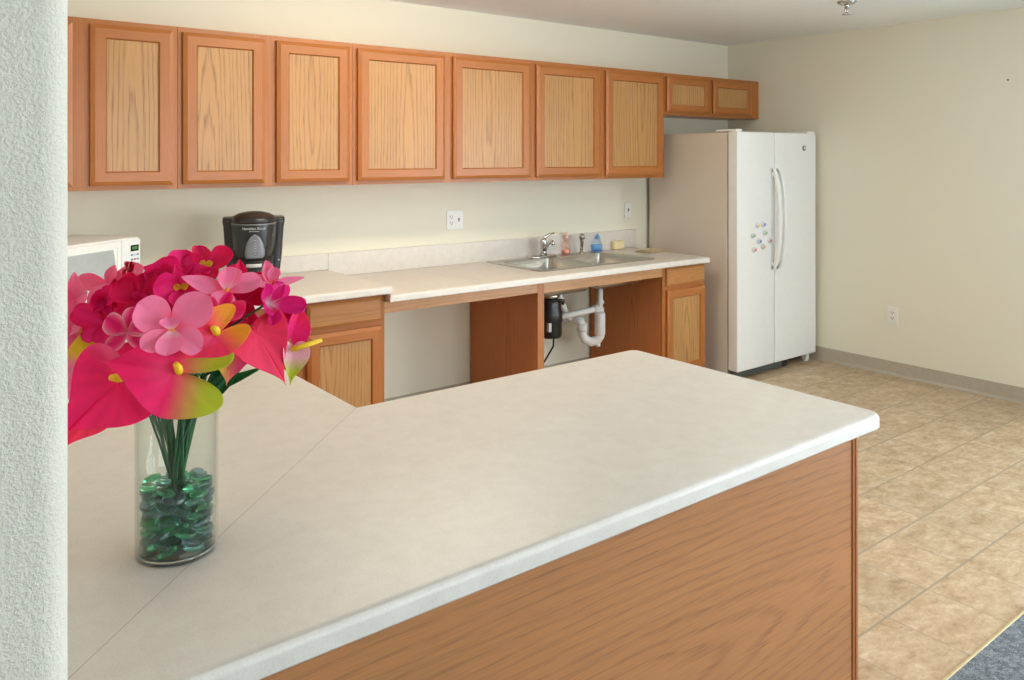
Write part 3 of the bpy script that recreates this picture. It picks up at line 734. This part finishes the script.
# bowed window
wl=[];
x0,x1,za,zb_=-Wm+.045,-.165,z0+.05,Hm-.042
def wpts(y,ins):
    L_=[]
    for i in range(9): s_=i/8; L_.append(Vector((x1-ins-.014*(2*s_-1)**2,y,za+ins+(zb_-za-2*ins)*s_)))
    for i in range(9): s_=1-i/8; L_.append(Vector((x0+ins+.014*(2*s_-1)**2,y,za+ins+(zb_-za-2*ins)*s_)))
    return L_
MB().frust(wpts(-.0152,0),wpts(-.0142,0)).build('door_window',M['mwglass'],t,local=True)
MB().frust([Vector((x1+.012,-.017,za-.005)),Vector((x1+.028,-.017,za-.005)),Vector((x1+.028,-.017,zb_+.01)),Vector((x1+.012,-.017,zb_+.01))],[Vector((x1+.012,-.0142,za-.005)),Vector((x1+.028,-.0142,za-.005)),Vector((x1+.028,-.0142,zb_+.01)),Vector((x1+.012,-.0142,zb_+.01))]).build('door_ridge',M['white'],t,local=True,bevel=.001)
cp=MB().box(-.118,-.004,-.008,-.0005,z0+.012,Hm-.008).build('control_panel',M['white'],t,bevel=.003,local=True)
MB().box(-.066,-.016,-.0095,-.0085,Hm-.062,Hm-.034).build('display',M['lcd'],t,local=True)
text_obj('clock_digits','0:00',.018,M['lcdtxt'],t,(-.041,-.0098,Hm-.048),(PI/2,0,0))
kb=0
for j in range(6):
    for i in range(3):
        m=[M['blueprint'],M['lightgrey'],M['blueprint'],M['redprint']][(i+j*2)%4]
        MB().box(-.064+i*.018,-.052+i*.018,-.0093,-.0084,Hm-.082-j*.021,Hm-.074-j*.021).build('key',m,t,local=True)
MB().box(-Wm+.02,-.02,.03,Dm-.03,.0,z0+.0).build('foot_rail',M['blackd'],t,local=True)

# ---------------------------------------------------------------- coffee maker (local: front faces -y)
t=thing('coffee_maker','black drip coffee maker on the raised counter','coffee maker',(-4.19,-.36,ZH),math.radians(-20))
def oval(rx,ry,cy,z,n=32,yb=None):
    L_=[]
    for i in range(n):
        a=2*PI*i/n; L_.append(Vector((rx*math.cos(a),cy+ry*math.sin(a),z)))
    return L_
def rbox(w,y0,y1,r,z): return rrect(-w/2,w/2,y0,y1,r,z)
MB().loft([rbox(.225,-.05,.10,.03,.0),rbox(.235,-.05,.10,.03,.04),rbox(.262,-.05,.10,.03,.15),rbox(.282,-.05,.10,.03,.30),rbox(.290,-.052,.102,.03,.320),rbox(.290,-.052,.102,.03,.338),rbox(.28,-.045,.095,.025,.342)]).build('water_tank',M['black'],t,smooth=True,local=True)
MB().loft([oval(.092,.115,-.06,.16),oval(.100,.122,-.06,.22),oval(.106,.128,-.06,.315),oval(.106,.128,-.06,.322)]).build('brew_housing',M['black'],t,smooth=True,local=True)
MB().loft([oval(.080,.105,-.06,.0),oval(.088,.112,-.06,.08),oval(.0915,.1145,-.06,.158)]).build('lower_housing',M['black'],t,smooth=True,local=True)
MB().loft([oval(.104,.125,-.058,.3225),oval(.105,.127,-.058,.332),oval(.096,.118,-.050,.352),oval(.072,.095,-.038,.364),oval(.04,.05,-.03,.371),oval(.012,.015,-.03,.373)]).build('lid',M['black'],t,smooth=True,local=True)
MB().loft([oval(.1065,.1285,-.06,.316),oval(.1075,.1295,-.06,.319),oval(.1065,.1285,-.06,.3222)],cap0=False,cap1=False).build('rim_band',plain('satin_rim',srgb(120,120,122),.3),t,smooth=True,local=True)
# arched window following the curve of the housing
def onfront(x,z,dy):
    k=(z-.16)/.155; rx=.092+.014*min(1,max(0,k)); ry=.115+.013*min(1,max(0,k))
    return Vector((x,-.06-ry*math.sqrt(max(0,1-(x/rx)**2))-dy,z))
def arch(w,zb0,zt0,dy,n=10):
    rows=[]
    for j in range(n+1):
        s_=j/n; z=zb0+(zt0-zb0)*s_
        hw=w*(1-s_**2.2)**.6+.0005
        if s_<.15: hw*=.80+.2*math.sin(s_/.15*PI/2)
        rows.append([onfront(hw*(i/6*2-1)+.004,z,dy) for i in range(7)])
    return rows
def sheet(rows,mb=None):
    mb=mb or MB(); n=len(rows[0]); vs=[p for R_ in rows for p in R_]
    return mb.add(vs,[(j*n+i,j*n+i+1,(j+1)*n+i+1,(j+1)*n+i) for j in range(len(rows)-1) for i in range(n-1)])
sheet(arch(.054,.150,.283,.0012)).build('window_surround',M['blackd'],t,local=True,smooth=True,solid=.001)
sheet(arch(.046,.160,.275,.0028)).build('level_window',M['smoke'],t,local=True,smooth=True,solid=.001)
for j in range(6):
    p=onfront(.006,.182+j*.0125,.0042); w=.006 if j%2 else .004
    MB().box(p.x-w,p.x+w,p.y-.0004,p.y+.0004,p.z-.0008,p.z+.0008).build('level_mark',M['lightgrey'],t,local=True)
# dark sheet on the housing, stands in for the shade inside the dispensing cavity
rows=[]
for j in range(7):
    z=.02+.13*j/6; rows.append([Vector((x,-.06-(.107+.006*j/6)*math.sqrt(max(0,1-(x/(.084+.006*j/6))**2))-.0015,z)) for x in [(i/8*2-1)*.052+.002 for i in range(9)]])
sheet(rows).build('recess_shade',M['blackd'],t,local=True,smooth=True,solid=.001)
MB().loft([oval(.034,.02,-.165,.118),oval(.036,.022,-.165,.128),oval(.034,.02,-.165,.133)]).build('cup_rest',M['lightgrey'],t,smooth=True,local=True)
MB().lathe([(.004,0),(.004,.003)],12,(.116,-.050,.135),axis='y').build('power_button',M['lightgrey'],t,local=True)
p=onfront(0,.300,.0012)
text_obj('brand_lettering','Hamilton Beach',.0165,M['lightgrey'],t,(.002,p.y-.0012,.301),(PI/2,0,0),.0012)
text_obj('brand_lettering','BrewStation',.009,M['lightgrey'],t,(.002,p.y-.0012,.288),(PI/2,0,0),.0012)

# ---------------------------------------------------------------- vase
VX,VY=-5.243,-2.893; VZ=ZH; VR=.0625; VH=.262
t=thing('glass_vase','clear cylindrical glass vase holding the pink silk flowers','vase',(VX,VY,VZ))
MB().loft([[Vector((VX+r*math.cos(2*PI*i/48),VY+r*math.sin(2*PI*i/48),VZ+h)) for i in range(48)] for r,h in
  [(VR-.006,.0005),(VR-.001,.003),(VR,.008),(VR,.20),(VR+.002,.235),(VR+.006,VH-.003),(VR+.0055,VH),(VR+.003,VH-.002),(VR-.001,.235),(VR-.003,.20),(VR-.003,.012),(VR-.008,.009)]]).build('vase_body',M['glass'],t,smooth=True)

MB().loft([[Vector((VX+r*math.cos(2*PI*i/48),VY+r*math.sin(2*PI*i/48),VZ+h)) for i in range(48)] for r,h in [(VR-.008,.0008),(VR-.0035,.003),(VR-.0035,.0085),(VR-.0045,.0088)]]).build('vase_foot',M['thickglass'],t,smooth=True)
# glass gems
def gem_mesh(name,m):
    bm=bmesh.new(); bmesh.ops.create_icosphere(bm,subdivisions=3,radius=1)
    for v in bm.verts:
        x,y,z=v.co; k=1+.12*math.sin(2*x+1.3*y)
        v.co=Vector((x*.0175,y*.0125*k,(abs(z)**.8)*math.copysign(1,z)*.0062))
    for f in bm.faces: f.smooth=True
    me=D.meshes.new(name); bm.to_mesh(me); bm.free(); me.materials.append(m); return me
gms=[gem_mesh('glass_gem',M[k]) for k in ('gem1','gem2','gem3')]
rg=random.Random(3); zz=VZ+.0165; lay=0; proto=[]
first=[None]*3
while zz<VZ+.112:
    n_out=7; ph=rg.random()*6
    spots=[(.0455,ph+2*PI*i/n_out) for i in range(n_out)]+[(.019,ph+.4+2*PI*i/3) for i in range(3)]
    for rad,a in spots:
        k=rg.choice((0,0,1,1,2))
        if first[k] is None:
            o=D.objects.new('glass_gem',gms[k]); first[k]=o
        else: o=first[k].copy()
        COL.objects.link(o)
        zj=zz+rg.uniform(-.0022,.0022)+(.004 if rad<.03 else 0)
        rj=rad+rg.uniform(-.001,.001)
        o.location=(VX+rj*math.cos(a),VY+rj*math.sin(a),zj)
        o.rotation_euler=(rg.uniform(-.6,.6),rg.uniform(-.45,.45),a+PI/2+rg.uniform(-.3,.3))
        s_=rg.uniform(.9,1.06); o.scale=(s_*.98,s_*.95,s_*1.0)
        tag(o,'flat oval green glass gem filling the bottom of the clear vase','glass gem','green glass gems in the vase')
    zz+=.0118; lay+=1

# ---------------------------------------------------------------- silk flowers
PK=dict(hot=srgb(255,46,128),mag=srgb(248,48,144),crim=srgb(234,24,100),lp=srgb(255,152,192),pale=srgb(255,212,226),yel=srgb(240,214,62),yg=srgb(206,216,62),org=srgb(252,176,50),white=srgb(250,236,240),cor=srgb(255,66,112),rose=srgb(255,104,158),beige=srgb(232,206,172),purp=srgb(238,40,144))
def lerp(a,b,t): t=max(0,min(1,t)); return tuple(a[i]*(1-t)+b[i]*t for i in range(4))
def ramp(stops,t):
    for (p0,c0),(p1,c1) in zip(stops,stops[1:]):
        if t<=p1: return lerp(c0,c1,(t-p0)/max(1e-6,p1-p0))
    return stops[-1][1]
def frame_at(P,ax,ay,ang):
    """basis facing the camera, leaned by ax (to the right) and ay (up); in-plane direction ang measured from image right, anticlockwise"""
    c=(CAM-P).normalized(); r=c.cross(UP)*-1; r=UP.cross(c).normalized(); u=c.cross(r).normalized()
    n=(c+ax*r+ay*u).normalized()
    d=math.cos(ang)*r+math.sin(ang)*u; d=(d-n*d.dot(n)).normalized()
    s=d.cross(n).normalized()
    return Matrix(((s.x,d.x,n.x,P.x),(s.y,d.y,n.y,P.y),(s.z,d.z,n.z,P.z),(0,0,0,1)))
def petal(mb,MX,Lp,Wp,rot,tilt,bend,cup,cols,tip=.5,ruf=.0,rs=None,base=.15,nu=12,nv=8,edge=None,twist=0):
    """petal from the flower's middle outwards in the flower's own frame"""
    rs=rs or random
    ph=rs.random()*6; tw=rs.uniform(-.18,.18); sc=rs.uniform(0,.2); sk=rs.uniform(-.35,.35); vs=[];cc=[]
    for i in range(nu+1):
        u=i/nu
        w=Wp/2*(base+(1-base)*math.sin(min(1,u/.62)*PI/2))*((max(0,1-u**(2+6*tip)))**.5 if tip>=.3 else max(0,1-u**1.9)**.8)
        if i==nu: w=Wp*.02
        for j in range(nv+1):
            v=j/nv*2-1
            th=tilt+bend*u
            y=Lp*(u*math.cos(tilt+bend*u*.5)); z=Lp*u*math.sin(tilt+bend*u*.5)
            z+=cup*Wp*(v*v)*(w/(Wp/2))+ruf*Wp*math.sin(ph+5*v+7*u)*abs(v)*u
            z+= -.05*Wp*math.exp(-(v*6)**2)*u
            x=w*v+twist*Wp*u*u+tw*Wp*u*u; z+=sc*Wp*math.sin(PI*u*1.3+ph)*u*.5+sk*v*w*u
            p=Vector((x,y,z)); p.rotate(Matrix.Rotation(rot,3,'Z'))
            vs.append(MX@p)
            c=ramp(cols,u)
            if edge: c=lerp(c,edge,(abs(v)**3)*.85*(1 if u>.2 else u/.2))
            # pigment veins
            k=1-.06*(math.sin(v*22+u*3)*.5+.5); cc.append((c[0]*k,c[1]*k,c[2]*k,1))
    n=nv+1
    mb.add(vs,[(i*n+j,i*n+j+1,(i+1)*n+j+1,(i+1)*n+j) for i in range(nu) for j in range(nv)],0,cc)
    return mb
def heart(mb,MX,Lh,Wh,cols_fn,cup=.15,fold=.2,ruf=.03,droop=.25,ph=0,lob=1):
    NR,NA=12,56; vs=[];cc=[]
    def outline(t):
        x=16*math.sin(t)**3; y=13*math.cos(t)-5*math.cos(2*t)-2*math.cos(3*t)-math.cos(4*t)
        y=(5-y)/22; return Vector((x/16*Wh/2,(y*lob if y<0 else y)*Lh))
    c0=Vector((0,.10*Lh))
    for k in range(NR+1):
        q=k/NR
        for a in range(NA):
            t=2*PI*a/NA; p=c0+(outline(t)-c0)*q
            yy=p.y/Lh; xx=p.x/(Wh/2)
            z=fold*Wh*abs(xx)**1.5*.5+cup*Lh*(yy-.1)**2*(1 if yy<.1 else -droop/.15*.3)+ruf*Wh*q*q*math.sin(3*t+ph)+ruf*.5*Wh*q*math.sin(7*t+ph*2)
            vs.append(MX@Vector((p.x,p.y,z)))
            c=cols_fn(xx,yy,q)
            k2=1-.10*(.5+.5*math.sin(14*math.atan2(p.x,p.y+.02*Lh)))*min(1,q*1.5); cc.append((c[0]*k2,c[1]*k2,c[2]*k2,1))
    mb.add(vs,[(k*NA+a,k*NA+(a+1)%NA,(k+1)*NA+(a+1)%NA,(k+1)*NA+a) for k in range(NR) for a in range(NA)],0,cc)
    return mb
RIM=[0]
def stem(parent,P,back,rs):
    """stem from the bloom down through the vase mouth into the gems"""
    d=Vector((P.x-VX,P.y-VY,0)); L_=d.length; d=d.normalized() if L_>1e-4 else Vector((1,0,0))
    th=math.atan2(d.y,d.x)+rs.uniform(-.5,.5); th=th if rs.random()<.45 else rs.uniform(0,2*PI); kk=rs.uniform(.7,1.12); rim=Vector((VX+.046*math.cos(th)*kk,VY+.046*math.sin(th)*kk,VZ+VH))
    foot=Vector((VX-.010*math.cos(th)+rs.uniform(-.012,.012),VY-.010*math.sin(th)+rs.uniform(-.012,.012),VZ+.06+rs.uniform(0,.03)))
    Q=P-back*.012
    if Q.z<rim.z+.05: mid=Vector(((Q.x+rim.x)/2,(Q.y+rim.y)/2,max(Q.z,rim.z)+.012))
    else: mid=(Q*.45+rim*.55)+Vector((0,0,.01))-back*.02
    ctr=[Q,Q-back*.015,mid,rim,rim*.5+foot*.5+Vector((0,0,.0)),foot]
    pts=[]
    for i in range(len(ctr)-1):
        a=ctr[max(i-1,0)];b=ctr[i];c=ctr[i+1];e=ctr[min(i+2,len(ctr)-1)]
        for k in range(5):
            s_=k/5; pts.append(.5*((2*b)+(c-a)*s_+(2*a-5*b+4*c-e)*s_*s_+(3*b-a-3*c+e)*s_**3))
    pts.append(ctr[-1])
    MB().tube(pts,.0019,7).build('stem',M['stemgreen'],parent,smooth=True)
def flower_root(name,label,P,grp): return thing(name,label,'silk flower',tuple(P),0,grp)
GA='heart-shaped silk flowers of the bouquet'; GO='ruffled magenta silk orchids of the bouquet'; GL='pale pink silk lilies of the bouquet'
def anthurium(px,py,d,Lh,Wh,ang,ax,ay,fn,label,cup=.15,fold=.2,ruf=.03,droop=.25,spl=.014,spa=None,seed=0,sp=True,lob=1):
    rs=random.Random(seed); P=at(px,py,d); MX=frame_at(P,ax,ay,math.radians(ang)); n=Vector((MX[0][2],MX[1][2],MX[2][2]))
    t=flower_root('silk_anthurium',label,P,GA)
    heart(MB(),MX,Lh,Wh,fn,cup,fold,ruf,droop,seed,lob).build('spathe',M['petal'],t,smooth=True,solid=.0006,sub=1)
    if sp:
        a=MX@Vector((0,.02*Lh,.001)); q=MX@Vector((spl*.35 if spa is None else spa[0],.05*Lh if spa is None else spa[1],.6*spl)); b=MX@Vector((spl*.7 if spa is None else spa[0]*2,.10*Lh if spa is None else spa[1]*2,spl))
        MB().tube([a,q*.5+a*.5,q,b],[.0042,.0056,.0056,.0036],10).build('spadix',M['spadix'],t,smooth=True)
    stem(t,P,n,rs); return t
def orchid(px,py,d,R,ang,ax,ay,petals,label,grp=GO,lip=None,seed=0,name='silk_orchid',throat=None):
    """petals: list of (angle_deg, length, width, tilt, bend, cup, cols, tip, ruf, edge)"""
    rs=random.Random(seed); P=at(px,py,d); MX=frame_at(P,ax,ay,math.radians(ang)); n=Vector((MX[0][2],MX[1][2],MX[2][2]))
    t=flower_root(name,label,P,grp)
    for k,(a,Lp,Wp,tilt,bend,cup,cols,tip,ruf,edge) in enumerate(petals):
        if grp==GO: a+=rs.uniform(-14,14); Lp*=rs.uniform(.85,1.15); Wp*=rs.uniform(.85,1.2); tilt+=rs.uniform(-.15,.45); bend+=rs.uniform(-.7,.5); cup+=rs.uniform(-.1,.3); ruf*=1.6; tip=rs.uniform(.15,.7)
        MXk=MX.copy()
        for i_ in range(3): MXk[i_][3]+=n[i_]*.0008*k
        petal(MB(),MXk,Lp*R,Wp*R,math.radians(a),tilt,bend,cup,cols,tip,ruf,rs,edge=edge).build('petal',M['petal'],t,smooth=True,solid=.0005,sub=1)
    if lip:
        mb=MB()
        for a,Lp,Wp,tilt,bend in ((50,.34,.26,.9,-.5),(-50,.34,.26,.9,-.5),(180,.36,.34,.5,-.9)):
            petal(mb,MX,Lp*R,Wp*R,math.radians(a),tilt,bend,.35,lip,.3,.05,rs,nu=8,nv=6)
        mb.build('lip',M['petal'],t,smooth=True,solid=.0005,sub=1)
    if throat:
        a=MX@Vector((0,0,0)); b=MX@Vector((0,0,.10*R)); MB().tube([a,(a+b)/2,b],[.05*R,.06*R,.02*R],8).build('throat',throat,t,smooth=True)
    stem(t,P,n,rs); return t
def C(*s): return [(p,PK[k]) for p,k in s]
def fn(lobe,body,y0=-.02,y1=.22,tipc=None,glow=None):
    def f(x,y,q):
        c=lerp(PK[lobe],PK[body],(y-y0)/(y1-y0))
        if glow: c=lerp(c,PK[glow],.6*math.exp(-((y-.25)**2+x*x*.5)/.04))
        if tipc: c=lerp(c,PK[tipc],(y-.6)/.4)
        return c
    return f
# heart-shaped blooms in front
anthurium(124,378,1.075,.100,.128,218,-.25,.10,fn('rose','hot',-.1,.1),'big hot pink heart-shaped silk flower low at the vase rim, cut by the wall',seed=1,fold=.12,droop=.5,ruf=.05,lob=.5)
anthurium(181,373,1.06,.098,.118,166,.05,.05,fn('yg','hot',-.36,.10,None,'rose'),'large pink heart-shaped silk flower with two yellow-green lobes over the vase rim',seed=2,fold=.10,droop=.4,ruf=.04,lob=2.0)
anthurium(93,364,1.165,.08,.078,252,-.2,.25,fn('yel','lp',-.1,.1),'pink heart-shaped silk flower with one yellow lobe beside the wall edge',seed=3,fold=.15,lob=1.7)
anthurium(94,408,1.22,.07,.07,232,-.2,-.2,fn('crim','cor',-.1,.3),'red silk flower tip hanging lowest beside the textured wall',seed=4,sp=False)
anthurium(218,333,1.08,.058,.066,214,.25,.2,fn('org','cor',-.35,.1,None,'rose'),'coral silk flower with a golden orange lobe at the middle right',seed=5,fold=.35,lob=2.0)
anthurium(232,347,1.19,.056,.066,262,.3,.0,lambda x,y,q:lerp(PK['rose'],PK['yel'],x*1.2+.45),'rose silk flower with one pale yellow side touching the green leaves',seed=6,fold=.25,sp=False,lob=.6)
anthurium(253,328,1.15,.098,.088,302,.35,.05,fn('cor','cor',-.1,.2),'pointed coral red silk flower with its tip hanging over the counter',seed=7,fold=.22,droop=.2,sp=False,lob=.3)
# rolled bloom with a long spadix on the right
t=anthurium(292,352,1.19,.048,.042,266,.4,.1,fn('pale','yg',.15,.6),'small rolled pink silk flower with a lime tip and long yellow spike',seed=8,fold=.9,sp=False)
P=at(291,350,1.18); Q=at(322,340,1.20)
MB().tube([P,P*.6+Q*.4,Q],[.0035,.0042,.0028],10).build('spadix',M['spadix'],t,smooth=True)
anthurium(292,333,1.22,.060,.040,60,.7,.2,fn('mag','cor',.1,.6),'narrow curled coral silk petal flower pointing up to the right',seed=9,fold=.9,sp=False)
# pale pink lilies
LPc=C((0,'org'),(.12,'rose'),(.35,'lp'),(1,'lp')); LP2=C((0,'org'),(.1,'pale'),(.4,'lp'),(1,'lp'))
orchid(172,330,1.02,.056,90,.0,.1,[(50,.98,.86,.2,.2,.10,LPc,.6,.02,None),(-48,1.08,.92,.25,.15,.10,LPc,.32,.02,None),(125,.75,.55,.35,-.3,.1,LPc,.5,.02,None),(-125,.80,.60,.3,-.4,.1,LPc,.5,.02,None),(178,.60,.62,.5,-.5,.2,LP2,.6,.03,None),(8,.45,.45,.9,.2,.3,LP2,.5,.02,None)],
  'largest light pink silk lily facing the camera in the middle of the bouquet',GL,seed=11,name='silk_lily',throat=M['orange'])
orchid(226,291,1.16,.062,90,.2,.45,[(75,1.05,.62,.15,.1,.12,LPc,.15,.02,None),(-75,.85,.55,.1,.1,.1,LPc,.5,.02,None),(15,.60,.45,.9,.2,.3,LP2,.5,.02,None),(-20,.55,.5,.4,.2,.2,LP2,.5,.02,None),(160,.5,.6,.3,-.4,.1,LPc,.5,.02,None)],
  'light pink silk lily with long flat petals in front of the coffee maker',GL,seed=12,name='silk_lily',throat=M['orange'])
orchid(270,284,1.22,.055,90,.3,.3,[(25,.75,.5,.6,.2,.3,LPc,.2,.02,None),(-85,.95,.30,.1,.1,.1,LPc,.1,.0,None),(-10,.55,.40,.8,.3,.3,LPc,.4,.02,None),(80,.5,.4,.3,.0,.2,LP2,.4,.02,None),(180,.5,.45,.3,-.3,.2,LPc,.5,.02,None)],
  'small light pink silk lily at the right edge with a long pointed petal',GL,seed=13,name='silk_lily',throat=M['orange'])
orchid(108,284,1.30,.066,90,-.2,.3,[(85,.70,.45,.2,.1,.1,C((0,'rose'),(1,'lp')),.4,.02,None),(-70,.9,.5,.1,.1,.1,C((0,'rose'),(1,'lp')),.5,.02,None),(-20,.5,.4,.4,.1,.1,C((0,'rose'),(1,'lp')),.2,.02,None),(150,.7,.5,.2,-.2,.1,C((0,'lp'),(1,'lp')),.5,.02,None)],
  'light pink silk lily in front of the white microwave door',GL,seed=14,name='silk_lily')
orchid(74,300,1.26,.070,90,-.1,.2,[(-8,.62,.42,.2,.1,.1,C((0,'rose'),(1,'lp')),.15,.02,None),(-75,.3,.4,.2,.1,.1,C((0,'rose'),(1,'lp')),.5,.02,None),(70,.6,.5,.2,.1,.1,C((0,'rose'),(1,'rose')),.5,.02,None),(170,.8,.6,.1,-.2,.1,C((0,'rose'),(1,'lp')),.5,.03,None)],
  'light pink silk lily half hidden by the textured wall edge',GL,seed=15,name='silk_lily')
orchid(84,332,1.25,.062,90,-.3,.0,[(30,.6,.6,.3,.1,.2,C((0,'yel'),(.25,'rose'),(1,'lp')),.4,.05,None),(-60,.7,.6,.2,.1,.2,C((0,'yel'),(.25,'rose'),(1,'lp')),.4,.05,None),(130,.7,.6,.2,-.2,.2,C((0,'yel'),(.25,'rose'),(1,'lp')),.4,.05,None),(-150,.6,.6,.2,-.2,.2,C((0,'rose'),(1,'rose')),.4,.05,None)],
  'rose pink silk lily below the half hidden one, against the wall edge',GL,seed=16,name='silk_lily')
# orchids
def five(c1,c2,edge=None,L1=1.0,W1=.85,t1=.2,b1=.1,ruf=.06,cup=.18,tip=.6):
    A=C((0,c1),(.3,c2),(1,c2))
    e=PK[edge] if edge else None
    return [(0,L1*.9,W1*.7,t1,b1,cup,A,tip,ruf,e),(72,L1,W1,t1,b1,cup,A,tip,ruf,e),(-72,L1,W1,t1,b1,cup,A,tip,ruf,e),(142,L1*.85,W1*.7,t1,-.2,cup,A,tip,ruf,e),(-142,L1*.85,W1*.7,t1,-.2,cup,A,tip,ruf,e)]
LIP=C((0,'org'),(.3,'yel'),(1,'yel')); LIPP=C((0,'yel'),(.5,'beige'),(1,'pale'))
orchid(178,282,1.27,.050,90,-.1,.3,five('crim','mag',None,1.1,1.1,.1,.1),'magenta silk orchid with a broad raised petal at the top, yellow centre',lip=LIP,seed=21)
orchid(166,284,1.21,.050,98,-.1,.1,[(0,1.0,1.35,.3,.3,.15,C((0,'mag'),(1,'mag')),.8,.03,None),(60,.8,.7,.2,.1,.1,C((0,'crim'),(1,'mag')),.6,.03,None),(-60,.7,.7,.2,.1,.1,C((0,'crim'),(1,'mag')),.6,.03,None)],'magenta silk orchid bending over the microwave corner',seed=22)
orchid(206,269,1.30,.046,90,.0,.7,five('mag','crim',None,1.0,.8,.25,-.1),'dark magenta silk orchid at the very top, below the coffee maker',lip=LIP,seed=23)
orchid(181,290,1.15,.042,92,.0,.1,five('crim','mag',None,.95,.85,.2,.0),'deep magenta silk orchid with open yellow lips in the bouquet centre',lip=LIP,seed=24)
orchid(237,285,1.27,.040,80,.35,.4,five('crim','crim',None,1.0,.9,.2,-.2),'crimson silk orchid close under the coffee maker dispenser',seed=25)
orchid(104,304,1.20,.034,88,-.2,.2,five('crim','mag',None,.9,.9,.7,.1,.03,.3),'closed magenta silk orchid showing a yellow mouth, left of centre',lip=LIP,seed=26)
orchid(140,300,1.17,.046,70,-.2,.2,five('crim','crim',None,1.0,.9,.3,-.1,.08),'crimson silk orchid directly left of the large light pink lily',lip=C((0,'crim'),(1,'mag')),seed=27)
orchid(128,333,1.13,.044,85,-.15,.1,five('lp','mag','pale',1.05,.75,.5,.0,.08,.3),'magenta silk orchid with whitish petal edges below the crimson one',seed=28)
orchid(104,325,1.19,.042,80,-.3,.2,five('mag','mag','crim',1.0,.9,.3,.1),'magenta silk orchid between the wall edge and the white-edged one',seed=29)
orchid(219,312,1.13,.040,70,.2,.1,five('pale','mag','rose',1.0,.7,.6,.0,.06,.35),'magenta and white silk orchid right of the large light pink lily',seed=30)
orchid(267,305,1.18,.046,60,.5,.2,five('white','purp',None,1.05,.7,.5,.1,.06,.3),'purple-pink silk orchid with a white stripe near the right side',seed=31)
orchid(279,312,1.23,.050,30,.6,.2,five('crim','purp',None,1.0,1.0,.3,.1,.05,.2),'broad purple-pink silk orchid at the far right of the bouquet',seed=32)
orchid(128,270,1.30,.026,80,.1,.2,five('beige','crim','pale',.9,.9,.9,.3,.03,.3),'small crimson silk bud with beige inside below the microwave keypad',lip=LIPP,seed=33)
orchid(160,300,1.24,.050,100,0,.3,five('crim','crim'),'dark crimson silk orchid tucked behind the large light pink lily',seed=34)
orchid(205,305,1.22,.050,100,0,.3,five('mag','crim'),'deep red silk orchid filling the gap behind the flat-petalled lily',seed=35)
orchid(242,300,1.22,.050,60,.3,.3,five('mag','crim'),'dark red silk orchid behind the pointed coral flower',seed=36)
orchid(200,340,1.19,.048,60,.2,.1,five('crim','hot'),'hot pink silk orchid partly covered by the largest lily',seed=37)
orchid(150,352,1.20,.050,120,0,.1,five('mag','hot'),'hot pink silk orchid under the white-edged magenta one',seed=38)
orchid(268,345,1.24,.042,20,.5,.1,five('mag','hot'),'hot pink silk orchid behind the rolled lime-tipped flower',seed=39)
orchid(118,312,1.27,.055,100,-.1,.2,five('mag','crim'),'magenta silk orchid deep in the left of the bouquet behind the closed one',seed=40)
orchid(95,345,1.26,.055,100,-.1,.2,five('crim','mag'),'magenta silk orchid low at the left behind the big heart-shaped flower',seed=41)
orchid(225,322,1.24,.055,80,.1,.2,five('mag','mag'),'bright magenta silk orchid behind the golden-lobed coral flower',seed=42)
orchid(190,318,1.22,.052,80,.0,.2,five('mag','hot'),'hot pink silk orchid hidden behind the top petals of the largest lily',seed=43)
# leaves
def leaf(px,py,d,Ll,Wl,ang,ax,ay,label,seed):
    rs=random.Random(seed); P=at(px,py,d); MX=frame_at(P,ax,ay,math.radians(ang))
    mb=MB(); petal(mb,MX,Ll,Wl,0,.1,.3,.25,[(0,srgb(20,70,36)),(.6,srgb(30,104,48)),(1,srgb(60,130,60))],.05,.02,rs,base=.3,nu=14)
    t=thing('silk_leaf',label,'leaf',tuple(P),0,'dark green silk leaves at the vase mouth')
    mb.build('blade',M['petal'],t,smooth=True,solid=.0006)
    n=Vector((MX[0][2],MX[1][2],MX[2][2])); stem(t,P,n,rs)
leaf(196,402,1.24,.11,.026,38,.2,.3,'dark green silk leaf reaching to the right from the vase rim',51)
leaf(204,396,1.27,.10,.024,58,.2,.2,'dark green silk leaf standing behind the one reaching right',52)
leaf(190,398,1.30,.12,.026,20,.1,.6,'dark green silk leaf lying nearly flat along the vase rim',53)
leaf(172,398,1.26,.11,.030,110,-.1,.3,'green silk leaf upright between the two big heart-shaped flowers',54)
leaf(208,404,1.22,.07,.020,48,.4,.2,'short green silk leaf lowest at the right of the vase mouth',55)
leaf(240,345,1.28,.09,.028,20,.3,.5,'green silk leaf behind the pointed coral flower',56)

# ---------------------------------------------------------------- light
W=D.worlds.new('world'); S.world=W; W.use_nodes=True
bg=W.node_tree.nodes['Background']; bg.inputs[0].default_value=(.86,.935,1.0,1); bg.inputs[1].default_value=10.5
def portal(loc,rot,sx,sy):
    l=D.lights.new('window_portal','AREA'); l.shape='RECTANGLE'; l.size=sx; l.size_y=sy; l.cycles.is_portal=True
    o=D.objects.new('window_portal',l); COL.objects.link(o); o.location=loc; o.rotation_euler=rot
for ua,ub,za,zb in RW: portal((.11,(ua+ub)/2,(za+zb)/2),(0,PI/2,0),zb-za,ub-ua)
for ua,ub,za,zb in FWH: portal(((ua+ub)/2,YF-.11,(za+zb)/2),(PI/2,0,0),ub-ua,zb-za)
S.view_settings.view_transform='Standard'; S.view_settings.look='None'; S.view_settings.gamma=1; S.view_settings.exposure=.15
S.view_settings.use_curve_mapping=False
S.cycles.max_bounces=14; S.cycles.diffuse_bounces=5; S.cycles.glossy_bounces=4; S.cycles.transmission_bounces=14; S.cycles.transparent_max_bounces=16
S.cycles.caustics_reflective=False; S.cycles.caustics_refractive=False
S.cycles.use_denoising=True; S.cycles.sample_clamp_indirect=6
